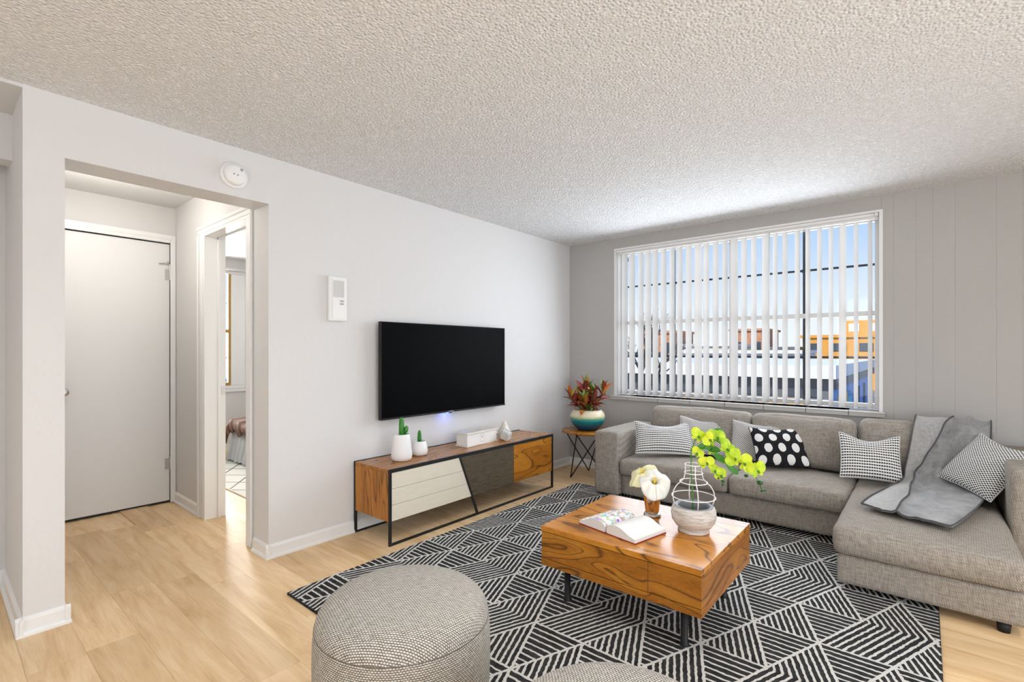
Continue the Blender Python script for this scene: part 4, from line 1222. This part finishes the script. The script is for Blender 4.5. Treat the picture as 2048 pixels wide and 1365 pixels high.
# view-right is (+.77,+.64); stems spread across and around the pot
stems = [(-0.135, -0.13, 0.13, 0), (-0.02, -0.03, 0.235, 1), (0.15, 0.10, 0.20, 2), (0.03, -0.10, 0.09, 3), (-0.03, 0.09, 0.20, 4), (0.07, 0.01, 0.16, 5), (-0.06, -0.05, 0.13, 6), (0.10, -0.04, 0.11, 7)]
for sxx, syy, hh, k_ in stems:
    p0 = Vector((sxx*0.25, syy*0.25, 0.178)); p1 = Vector((sxx, syy, 0.20+hh))
    stm = tube('stem', [p0, p0.lerp(p1, 0.5)+Vector((0, 0, 0.012)), p1], [0.006, 0.005, 0.004], LEAFM[4], pl, 6)
    nl = 13
    for i in range(nl):
        s = i/(nl-1)
        p = p0.lerp(p1, 0.25+0.75*s)
        yaw = i*2.4 + k_*1.1
        pitch = radians(8 + 62*s + lr.uniform(-10, 10))
        if s > 0.80: ci = lr.choice([3, 4, 2] if k_ in (0, 1) else [4, 4, 0] if k_ == 2 else [0, 3, 4])
        elif s > 0.3: ci = lr.choice([0, 0, 1, 1, 0, 2])
        else: ci = lr.choice([2, 4, 1, 0, 2, 4])
        put_leaf(stm, LM[ci][0 if s > 0.6 else 1], p, yaw, pitch, lr.uniform(-0.4, 0.4), lr.uniform(0.75, 1.0)*(1.0 if s < 0.85 else 0.85))

# ================================================================== ON THE CONSOLE
M_CERAM, _, _ = newmat('white_ceramic', (0.88, 0.87, 0.86), 0.35)
def mat_cactus():
    m, nt, b = newmat('cactus_green', (0.03, 0.22, 0.02), 0.5); g = G(nt)
    seti(nt, b, 'Base Color', g.ramp(g.noise(g.co('Object'), 70, 3), [(0.3, (0.012, 0.13, 0.012)), (0.7, (0.07, 0.36, 0.04))]))
    return m
M_CACT = mat_cactus()
def cactus_col(name, pts, r, parent):
    bm = NB(); seg = 32; rings = []
    for i, (x, y_, z, k_) in enumerate(pts):
        rings.append([bm.verts.new((x+r*k_*(1+0.14*cos(8*2*pi*j/seg))*cos(2*pi*j/seg), y_+r*k_*(1+0.14*cos(8*2*pi*j/seg))*sin(2*pi*j/seg), z)) for j in range(seg)])
    for a, b in zip(rings[:-1], rings[1:]):
        for j in range(seg): bm.faces.new((a[j], a[(j+1) % seg], b[(j+1) % seg], b[j]))
    bm.faces.new(rings[0]); bm.faces.new(rings[-1])
    return obj(name, bm, M_CACT, parent, True)
CZ = 0.4945
c1 = thing('potted_cactus', (-2.825, 2.155, CZ-0.002), 'tall white tapered pot holding a two-armed green cactus', 'plant', 0, 'white cactus pots on the console')
lathe('pot', [(0.0, 0.0), (0.058, 0.0), (0.068, 0.006), (0.0735, 0.03), (0.072, 0.06), (0.066, 0.11), (0.060, 0.155), (0.056, 0.180), (0.052, 0.184), (0.047, 0.178), (0.047, 0.165), (0.0, 0.165)], M_CERAM, c1, 48)
lathe('soil', [(0.0, 0.166), (0.0465, 0.166), (0.0, 0.172)], M_SOIL, c1, 24, cap=False)
cs_ = cactus_col('cactus_stem', [(0, 0, 0.16, 0.95), (0, 0, 0.20, 1.08), (-0.002, 0, 0.25, 1.0), (-0.002, 0, 0.285, 0.85), (-0.002, 0, 0.297, 0.55), (-0.002, 0, 0.301, 0.1)], 0.0165, c1)
cactus_col('cactus_arm', [(0.014, 0.010, 0.175, 0.6), (0.023, 0.019, 0.20, 1.0), (0.026, 0.022, 0.225, 1.0), (0.026, 0.022, 0.238, 0.6), (0.026, 0.022, 0.242, 0.1)], 0.0125, cs_)
c2 = thing('potted_cactus', (-2.862, 2.345, CZ-0.002), 'small squat white pot with a single short cactus', 'plant', 0, 'white cactus pots on the console')
lathe('pot', [(0.0, 0.0), (0.045, 0.0), (0.056, 0.008), (0.0605, 0.03), (0.058, 0.06), (0.050, 0.09), (0.045, 0.102), (0.041, 0.104), (0.037, 0.098), (0.037, 0.09), (0.0, 0.09)], M_CERAM, c2, 48)
lathe('soil', [(0.0, 0.091), (0.0365, 0.091), (0.0, 0.096)], M_SOIL, c2, 24, cap=False)
cactus_col('cactus_stem', [(0, 0, 0.088, 0.9), (0, 0, 0.12, 1.1), (0, 0, 0.16, 0.95), (0, 0, 0.178, 0.6), (0, 0, 0.183, 0.1)], 0.0125, c2)
# white box with a clock face printed on its front
M_CREAMW, nt_, b_ = newmat('cream_wood', (0.84, 0.80, 0.72), 0.5)
g_ = G(nt_); seti(nt_, b_, 'Base Color', g_.ramp(g_.noise(g_.co('Object', (40, 4, 40)), 2, 4), [(0.3, (0.70, 0.64, 0.52)), (0.65, (0.86, 0.82, 0.74))]))
M_WHITEW, _, _ = newmat('white_wood', (0.87, 0.86, 0.84), 0.5)
M_INK, _, _ = newmat('grey_ink', (0.12, 0.12, 0.12), 0.7)
bx = thing('storage_box', (-2.85, 2.945, 0.4925), 'long white wooden box with cream lid and clock face print', 'box', radians(3))
boxo('plinth', M_CREAMW, bx, -0.064, 0.064, -0.192, 0.192, 0.0, 0.012, 0.002)
bxb = boxo('body', M_WHITEW, bx, -0.058, 0.058, -0.186, 0.186, 0.0125, 0.098, 0.002)
bxl = boxo('lid', M_CREAMW, bx, -0.066, 0.066, -0.195, 0.195, 0.0985, 0.112, 0.004)
ck = NB()
for i in range(12):
    a = 2*pi*i/12; M_ = Matrix.Translation((0.0584, 0.0+0.033*cos(a), 0.056+0.033*sin(a))) @ Matrix.Rotation(a-pi/2, 4, 'X')
    box(ck, 0, 0.0006, -0.0011, 0.0011, -0.004, 0.004, M_)
for a, l in ((2.3, 0.026), (0.75, 0.020)):
    M_ = Matrix.Translation((0.0584, 0, 0.056)) @ Matrix.Rotation(a, 4, 'X'); box(ck, 0, 0.0006, 0.0, l, -0.0012, 0.0012, M_)
o = obj('clock_print', ck, M_INK, bxb); o['label'] = 'grey printed clock dial with two hands'
ck = NB()
for i in range(9):
    a = i*0.7; M_ = Matrix.Translation((0.012*cos(a*1.7), 0.02+0.006*i-0.03, 0.1122)) @ Matrix.Rotation(a, 4, 'Z')
    box(ck, -0.006, 0.006, -0.001, 0.001, 0, 0.0005, M_)
obj('lid_print', ck, M_INK, bxl)
# pear-shaped ornament with a checked block
def mat_check():
    m, nt, b = newmat('black_white_check', (0.8, 0.8, 0.78), 0.6); g = G(nt)
    x, y_, z = g.sep(g.co('Object'))
    s = g.m('MULTIPLY', g.m('SINE', g.m('MULTIPLY', g.m('ADD', x, y_), 360.0)), g.m('SINE', g.m('MULTIPLY', z, 360.0)))
    seti(nt, b, 'Base Color', g.ramp(s, [(0.45, (0.78, 0.77, 0.75)), (0.55, (0.04, 0.04, 0.05))], 'CONSTANT'))
    return m
M_CHECK = mat_check()
pe = thing('pear_ornament', (-2.845, 3.285, 0.4925), 'cream ceramic pear ornament beside the white box', 'ornament')
lathe('body', [(0.0, 0.0), (0.030, 0.0), (0.050, 0.012), (0.058, 0.035), (0.054, 0.062), (0.040, 0.090), (0.028, 0.112), (0.024, 0.128), (0.018, 0.142), (0.008, 0.150), (0.0, 0.151)], M_CREAMW, pe, 40)
tube('stalk', [(0, 0, 0.148), (0.002, 0.002, 0.158), (0.006, 0.004, 0.166)], 0.0028, M_CREAMW, pe, 8)
cu = NB(); box(cu, -0.036, 0.036, -0.036, 0.036, -0.036, 0.036)
bmesh.ops.bevel(cu, geom=cu.edges[:], offset=0.006, segments=2, affect='EDGES')
chk = obj('checked_block', cu, M_CHECK, None)
chk.location = (-2.742, 3.190, 0.4925+0.0485); chk.rotation_euler = (0, radians(20), radians(12))
chk.data.transform(Matrix.Rotation(radians(12), 4, 'X'))
tag(chk, 'small tilted block with fine black and white check beside box', 'ornament')

# ================================================================== ON THE COFFEE TABLE
TZ = 0.3865
# ---- mirrored cup with calla lilies
M_COPPER, _, _ = newmat('rose_copper', (0.80, 0.62, 0.48), 0.10, 1.0)
cup = thing('metal_cup', (-1.105, 2.475, TZ), 'polished copper cup standing behind the open book', 'vase')
lathe('cup_wall', [(0.0, 0.018), (0.034, 0.018), (0.036, 0.03), (0.043, 0.09), (0.051, 0.158), (0.052, 0.160), (0.050, 0.161), (0.041, 0.09), (0.033, 0.028), (0.0, 0.028)], M_COPPER, cup, 48)
lathe('foot_ring', [(0.0, 0.0), (0.043, 0.0), (0.045, 0.005), (0.043, 0.011), (0.038, 0.0175), (0.0, 0.0175)], M_STEEL, cup, 48)
M_LILY, nt_, b_ = newmat('lily_petal', (0.86, 0.85, 0.78), 0.5)
b_.inputs['Subsurface Weight'].default_value = 0.0
M_SPADIX, _, _ = newmat('lily_spadix', (0.85, 0.62, 0.05), 0.6)
M_LILYY, _, _ = newmat('lily_throat', (0.84, 0.80, 0.48), 0.5)
M_STEMG, _, _ = newmat('stem_green', (0.16, 0.34, 0.05), 0.5)
def lily(pos, yaw, tilt, s, label, m, stem_to):
    """calla: a funnel that flares into a broad ruffled lip with one pointed tip, cut lower at the throat seam"""
    t = thing('calla_lily', pos, label, 'flower', 0, 'calla lilies in the copper cup')
    vs, fs = [], []; nu_, nv_ = 48, 18
    M_ = Matrix.Rotation(yaw, 4, 'Z') @ Matrix.Rotation(tilt, 4, 'X')
    for j in range(nv_+1):
        v = j/nv_
        for i in range(nu_+1):
            a = 2*pi*i/nu_
            ca = cos(a)
            lip = max(0.0, (v-0.45)/0.55)
            r = s*(0.007 + 0.016*v + 0.046*lip**1.35*(1+0.45*max(0, ca)**4))
            z = s*(0.095*min(1, v/0.62)**0.9 - 0.006*lip - 0.030*lip**2.2*(0.7+0.5*max(0, ca)**2))
            z += s*0.0075*lip**1.5*sin(a*4+1.0) + s*0.004*lip*sin(a*9)
            vs.append(M_ @ Vector((r*sin(a), -r*ca, z)))
    for j in range(nv_):
        for i in range(nu_):
            a = j*(nu_+1)+i; fs.append((a, a+1, a+nu_+2, a+nu_+1))
    o_ = pyobj('spathe', vs, fs, m, t, True, fix=False)
    md_ = o_.modifiers.new('thick', 'SOLIDIFY'); md_.thickness = 0.0015
    tube('spadix', [M_ @ Vector((0, 0, z*s)) for z in (0.03, 0.07, 0.104)], [0.006*s, 0.0065*s, 0.004*s], M_SPADIX, t, 10)
    e0 = M_ @ Vector((0, 0, 0.004*s))
    tube('stem', [e0, (e0+Vector(stem_to))*0.5 + Vector((0, 0, 0.006)), Vector(stem_to)], 0.0045, M_STEMG, t, 8)
lily((-1.090, 2.457, TZ+0.135), radians(30), radians(40), 1.12, 'white calla lily facing front with yellow centre in copper cup', M_LILY, (-0.012, 0.012, -0.10))
lily((-1.125, 2.487, TZ+0.150), radians(-30), radians(30), 1.10, 'pale yellow calla lily opening to the left in copper cup', M_LILYY, (0.014, -0.008, -0.11))

# ---- round stone pot with a wire cage and an orchid
M_STONE, nt_, b_ = newmat('stone_pot', (0.56, 0.52, 0.47), 0.7)
g_ = G(nt_)
seti(nt_, b_, 'Base Color', g_.ramp(g_.noise(g_.co('Object', (8, 8, 60)), 2.0, 5, 0.7), [(0.3, (0.33, 0.27, 0.21)), (0.52, (0.60, 0.565, 0.52)), (0.7, (0.70, 0.68, 0.65))]))
seti(nt_, b_, 'Normal', g_.bump(g_.noise(g_.co('Object', (8, 8, 60)), 4.0, 4), 0.3, 0.004))
M_STONEIN, _, _ = newmat('pot_inside', (0.20, 0.205, 0.215), 0.5)
vx, vy = -0.857, 2.392
vp = thing('stone_pot', (vx, vy, TZ), 'round rough stone pot with a white wire bottle cage on top', 'pot')
bw_ = lathe('bowl', [(0.0, 0.0), (0.068, 0.0), (0.073, 0.004), (0.071, 0.012), (0.066, 0.017), (0.082, 0.029), (0.099, 0.054), (0.1045, 0.082), (0.102, 0.108), (0.096, 0.120), (0.091, 0.124)], M_STONE, vp, 64, cap=False)
lathe('rim', [(0.091, 0.124), (0.086, 0.127), (0.074, 0.124), (0.069, 0.115), (0.072, 0.09), (0.074, 0.06), (0.05, 0.035), (0.0, 0.03)], M_STONEIN, bw_, 64, cap=False)
M_WIRE, _, _ = newmat('white_wire', (0.86, 0.84, 0.83), 0.4)
wprof = [(0.088, 0.1265), (0.094, 0.145), (0.097, 0.168), (0.094, 0.192), (0.080, 0.218), (0.060, 0.237), (0.046, 0.252), (0.041, 0.270), (0.038, 0.290), (0.038, 0.322)]
for k_ in range(4):
    a = radians(32 + 90*k_)
    tube('wire_rib', [(r*cos(a), r*sin(a), z) for r, z in wprof], 0.0024, M_WIRE, vp, 8)
for r, z in ((0.100, 0.168), (0.063, 0.238), (0.0415, 0.282), (0.0405, 0.322)):
    tube('wire_ring', [(r*cos(2*pi*i/48), r*sin(2*pi*i/48), z) for i in range(48)], 0.0024, M_WIRE, vp, 8, True)
# orchid
RT = Vector((cos(radians(40)), sin(radians(40)), 0)); FW = Vector((-sin(radians(40)), cos(radians(40)), 0)); UPV = Vector((0, 0, 1))
orc = thing('orchid_spray', (vx, vy, TZ), 'yellow green orchid spray arching out of the wire cage', 'plant')
def mat_petal():
    m, nt, b = newmat('orchid_petal', (0.62, 0.72, 0.03), 0.45); g = G(nt)
    r = g.n('ShaderNodeObjectInfo').outputs['Random']
    n = g.noise(g.co('Object'), 40, 3)
    f = g.m('ADD', g.m('MULTIPLY', n, 0.7), g.m('MULTIPLY', r, 0.3))
    seti(nt, b, 'Base Color', g.ramp(f, [(0.3, (0.30, 0.55, 0.02)), (0.5, (0.62, 0.76, 0.02)), (0.7, (0.82, 0.80, 0.03))]))
    tr = g.n('ShaderNodeBsdfTranslucent'); tr.inputs[0].default_value = (0.6, 0.75, 0.05, 1)
    mx = g.n('ShaderNodeMixShader'); mx.inputs[0].default_value = 0.25
    g.put(mx, 1, b.outputs[0]); g.put(mx, 2, tr.outputs[0]); nt.links.new(mx.outputs[0], nt.nodes['Material Output'].inputs[0])
    return m
M_PETAL = mat_petal()
M_PGREEN, _, _ = newmat('orchid_green', (0.05, 0.22, 0.02), 0.45)
M_DKGREEN, _, _ = newmat('bud_green', (0.015, 0.09, 0.02), 0.4)
def scr(r, f, u): return RT*r + FW*f + UPV*u
tube('stem', [scr(-0.002, 0, 0.035), scr(-0.004, 0, 0.16), scr(-0.010, 0.003, 0.29), scr(-0.010, 0.005, 0.39), scr(0.012, 0.01, 0.440), scr(0.06, 0.01, 0.455), scr(0.12, 0.0, 0.435), scr(0.19, -0.01, 0.375), scr(0.25, -0.02, 0.315), scr(0.30, -0.02, 0.255), scr(0.322, -0.02, 0.205)],
     [0.0035, 0.0035, 0.003, 0.003, 0.003, 0.0028, 0.0026, 0.0024, 0.0022, 0.002, 0.002], M_PGREEN, orc, 8)
tube('stem', [scr(-0.009, 0.004, 0.36), scr(0.02, -0.02, 0.372), scr(0.07, -0.04, 0.325), scr(0.112, -0.05, 0.27), scr(0.121, -0.05, 0.238)], [0.0028, 0.0026, 0.0022, 0.0018, 0.0018], M_PGREEN, orc, 8)
def petal(bm, cent, nrm, upd, L, Wd, cup=0.25):
    nrm = nrm.normalized(); upd = (upd - nrm*upd.dot(nrm)).normalized(); sd = upd.cross(nrm)
    n = 16; ring = [bm.verts.new(cent + upd*L*0.5*0.9 - nrm*0.0)]
    rings = []
    for q in (0.35, 0.7, 1.0):
        rr2 = []
        for i in range(n):
            a = 2*pi*i/n
            p = cent + upd*(L*0.5 + L*0.5*q*cos(a)) + sd*(Wd*0.5*q*sin(a)) + nrm*(cup*L*0.35*q*q)
            rr2.append(bm.verts.new(p))
        rings.append(rr2)
    for i in range(n): bm.faces.new((ring[0], rings[0][i], rings[0][(i+1) % n]))
    for a_, b2 in zip(rings[:-1], rings[1:]):
        for i in range(n): bm.faces.new((a_[i], b2[i], b2[(i+1) % n], a_[(i+1) % n]))
def blossom(c, nrm, s, rot, m=M_PETAL, two=True):
    bm = NB(); c = Vector(c); nrm = Vector(nrm).normalized()
    up0 = Vector((0, 0, 1)); sd0 = up0.cross(nrm).normalized(); up0 = nrm.cross(sd0)
    for k_, (ang, L, Wd) in enumerate(((58, 1.0, 1.05), (-62, 1.0, 1.05), (0, 0.72, 0.45), (135, 0.70, 0.42), (-135, 0.70, 0.42))):
        a = radians(ang+rot); d = up0*cos(a) + sd0*sin(a)
        petal(bm, c + nrm*(0.003 if k_ < 2 else 0.0), nrm + d*0.15, d, s*L, s*Wd, 0.3)
    o_ = obj('blossom', bm, m, orc, True)
    tube('lip', [c+nrm*0.004, c+nrm*0.012-up0*0.004, c+nrm*0.016-up0*0.012], [0.004, 0.006, 0.003], M_PGREEN, o_, 8)
    return o_
FN = -FW
B = [  # right, forward, up (metres from pot foot), size, rotation
    (0.015, -0.012, 0.462, 0.040, 35), (0.066, -0.020, 0.446, 0.036, -40), (0.118, 0.016, 0.450, 0.044, 10),
    (0.146, -0.034, 0.404, 0.044, 50), (0.182, -0.045, 0.362, 0.042, -60), (0.232, -0.035, 0.335, 0.042, 80), (0.288, -0.040, 0.302, 0.046, -10),
    (0.006, -0.030, 0.385, 0.028, 40), (0.046, -0.045, 0.340, 0.034, 0), (0.084, -0.055, 0.304, 0.030, 30), (0.112, -0.055, 0.284, 0.028, -40), (0.024, -0.03, 0.335, 0.024, 80),
    (0.090, 0.02, 0.395, 0.036, 60)]
for i, (r, f, u, s, ro) in enumerate(B):
    blossom(scr(r, f, u), FN*1.0 + RT*(lr.uniform(-0.5, 0.35)) + UPV*lr.uniform(0.0, 0.5), s*1.17, ro)
for r, f, u, s in ((0.246, -0.02, 0.273, 0.010), (0.312, -0.02, 0.240, 0.014), (0.322, -0.02, 0.200, 0.008), (0.334, -0.02, 0.202, 0.007), (0.122, -0.05, 0.255, 0.009), (0.121, -0.05, 0.236, 0.006), (0.100, -0.05, 0.268, 0.007), (0.085, 0.01, 0.345, 0.012)):
    b5 = NB(); bmesh.ops.create_uvsphere(b5, u_segments=12, v_segments=8, radius=s)
    o_ = obj('bud', b5, M_DKGREEN, orc, True); o_.location = scr(r, f, u); o_.scale = (1, 1, 0.8)
for r, f, u, dr, du in ((0.085, 0.03, 0.462, 0.05, 0.02), (0.06, 0.015, 0.40, 0.055, -0.012), (0.02, 0.015, 0.40, 0.05, 0.012), (0.155, 0.0, 0.33, 0.05, -0.06), (0.10, 0.01, 0.37, 0.04, -0.03)):
    b5 = NB(); petal(b5, scr(r, f, u), FN+UPV*0.4, (RT*dr+UPV*du), 0.075, 0.032, 0.2); obj('leaf', b5, M_PGREEN, orc, True)

# ---- open book
def mat_page(kind):
    m, nt, b = newmat('page_'+kind, (0.86, 0.85, 0.83), 0.7, spec=0.2); g = G(nt)
    u, v, _z = g.sep(g.co('UV'))
    if kind == 'text':
        ln = g.m('GREATER_THAN', g.m('SINE', g.m('MULTIPLY', v, 210.0)), 0.35)
        gaps = g.m('GREATER_THAN', g.noise(g.co('UV', (60, 34, 1)), 1.0, 1), 0.45)
        inm = g.m('MULTIPLY', g.m('LESS_THAN', g.m('ABSOLUTE', g.m('SUBTRACT', u, 0.5)), 0.36), g.m('LESS_THAN', g.m('ABSOLUTE', g.m('SUBTRACT', v, 0.5)), 0.36))
        f = g.m('MULTIPLY', g.m('MULTIPLY', ln, gaps), g.m('MULTIPLY', inm, 0.14))
        seti(nt, b, 'Base Color', g.mix(f, (0.86, 0.85, 0.83), (0.25, 0.25, 0.25)))
    else:
        n1 = g.n('ShaderNodeTexNoise'); g.put(n1, 'Vector', g.co('UV', (7, 7, 1))); n1.inputs['Scale'].default_value = 1.0; n1.inputs['Detail'].default_value = 4
        hs = g.n('ShaderNodeHueSaturation'); g.put(hs, 'Color', n1.outputs['Color']); hs.inputs['Saturation'].default_value = 2.6; hs.inputs['Value'].default_value = 1.1
        f = g.m('MULTIPLY', g.m('GREATER_THAN', g.noise(g.co('UV', (9, 9, 1), loc=(3, 1, 0)), 1.0, 4), 0.52), 0.85)
        seti(nt, b, 'Base Color', g.mix(f, (0.86, 0.85, 0.83), hs.outputs[0]))
    return m
M_PTEXT = mat_page('text'); M_PPIC = mat_page('picture')
def mat_block():
    m, nt, b = newmat('page_block', (0.82, 0.81, 0.78), 0.7); g = G(nt)
    x, y_, z = g.sep(g.co('Object'))
    seti(nt, b, 'Base Color', g.ramp(g.m('SINE', g.m('MULTIPLY', z, 2600.0)), [(0.0, (0.66, 0.65, 0.62)), (0.6, (0.86, 0.85, 0.83))]))
    return m
M_BLOCK = mat_block()
M_COVER, _, _ = newmat('red_cover', (0.30, 0.02, 0.03), 0.5)
bk = thing('open_book', (-1.165, 2.085, TZ), 'thick open book with colour pictures lying on coffee table', 'book', radians(-12))
PWd, PH, TH = 0.172, 0.232, 0.050
for s, nm, mt in ((-1, 'left', M_PPIC), (1, 'right', M_PTEXT)):
    n = 16
    def cross(t):      # t from spine (0) to fore edge (1): arched top of the page block
        return s*(0.006 + (PWd-0.006)*t), 0.006 + TH*(0.62 + 0.38*sin(pi*min(1, t*1.25))) * (1-0.55*t**2.2) if t > 0 else 0.030
    top = [cross(i/n) for i in range(n+1)]
    vs, fs, uvs = [], [], []
    for yy, vv in ((0.0, 0.0), (PH, 1.0)):
        for i, (x, z) in enumerate(top): vs.append((x, yy, z+0.0006)); uvs.append((i/n if s > 0 else 1-i/n, vv))
    for i in range(n): fs.append((i, i+1, n+2+i, n+1+i) if s > 0 else (i+1, i, n+1+i, n+2+i))
    poly = [(x, z) for x, z in top] + [(s*PWd, 0.005), (s*0.006, 0.005)]
    pb_ = prism('page_block', poly, 'y', 0.0, PH, M_BLOCK, bk)
    pyobj('open_page', vs, fs, mt, pb_, True, uvs, fix=False)
    boxo('cover', M_COVER, bk, min(s*0.004, s*(PWd+0.003)), max(s*0.004, s*(PWd+0.003)), -0.002, PH+0.002, 0.0003, 0.0040, 0.001, 1)
boxo('spine', M_COVER, bk, -0.0038, 0.0038, -0.004, PH+0.004, 0.0003, 0.006)

# ================================================================== ON THE WALL
sd = thing('smoke_detector', (LX, 1.137, 2.272), 'round white smoke detector above the hall opening', 'smoke detector')
def wall_lathe(name, prof, m, parent, seg=40):
    o_ = lathe(name, prof, m, parent, seg); o_.rotation_euler = (0, pi/2, 0); return o_
wall_lathe('base_ring', [(0.0, 0.0), (0.074, 0.0), (0.075, 0.008), (0.070, 0.016), (0.0, 0.016)], M_WHITE, sd)
wall_lathe('dome', [(0.060, 0.016), (0.060, 0.030), (0.054, 0.042), (0.038, 0.048), (0.0, 0.050)], M_WHITE, sd)
o = wall_lathe('test_button', [(0.0, 0.0), (0.009, 0.0), (0.008, 0.003), (0.0, 0.003)], M_GREYP, sd, 20); o.location = (0.046, 0.026, 0.028)
for yy, zz in ((-0.015, -0.004), (0.005, -0.006)):
    o = wall_lathe('vent_dot', [(0.0, 0.0), (0.005, 0.0), (0.004, 0.002), (0.0, 0.002)], M_GREYP, sd, 14); o.location = (0.0495, yy, zz)
ic = thing('intercom_panel', (LX, 1.780, 1.612), 'white wall intercom with ribbed speaker grille left of television', 'intercom')
boxo('housing', M_WHITE, ic, 0.0, 0.032, -0.066, 0.066, -0.150, 0.150, 0.010, 3)
fp_ = boxo('face_plate', M_WHITE, ic, 0.0322, 0.036, -0.046, 0.046, -0.136, 0.136, 0.002, 1)
M_GRL, _, _ = newmat('grille_grey', (0.62, 0.615, 0.60), 0.6)
for i in range(9):
    y_ = -0.036+i*0.009; boxo('grille_rib', M_GRL, fp_, 0.0362, 0.0378, y_-0.0022, y_+0.0022, 0.010, 0.122)
for z in (-0.014, -0.034): boxo('button', M_GREYP, fp_, 0.0362, 0.041, 0.010, 0.036, z-0.005, z+0.005, 0.001, 1)
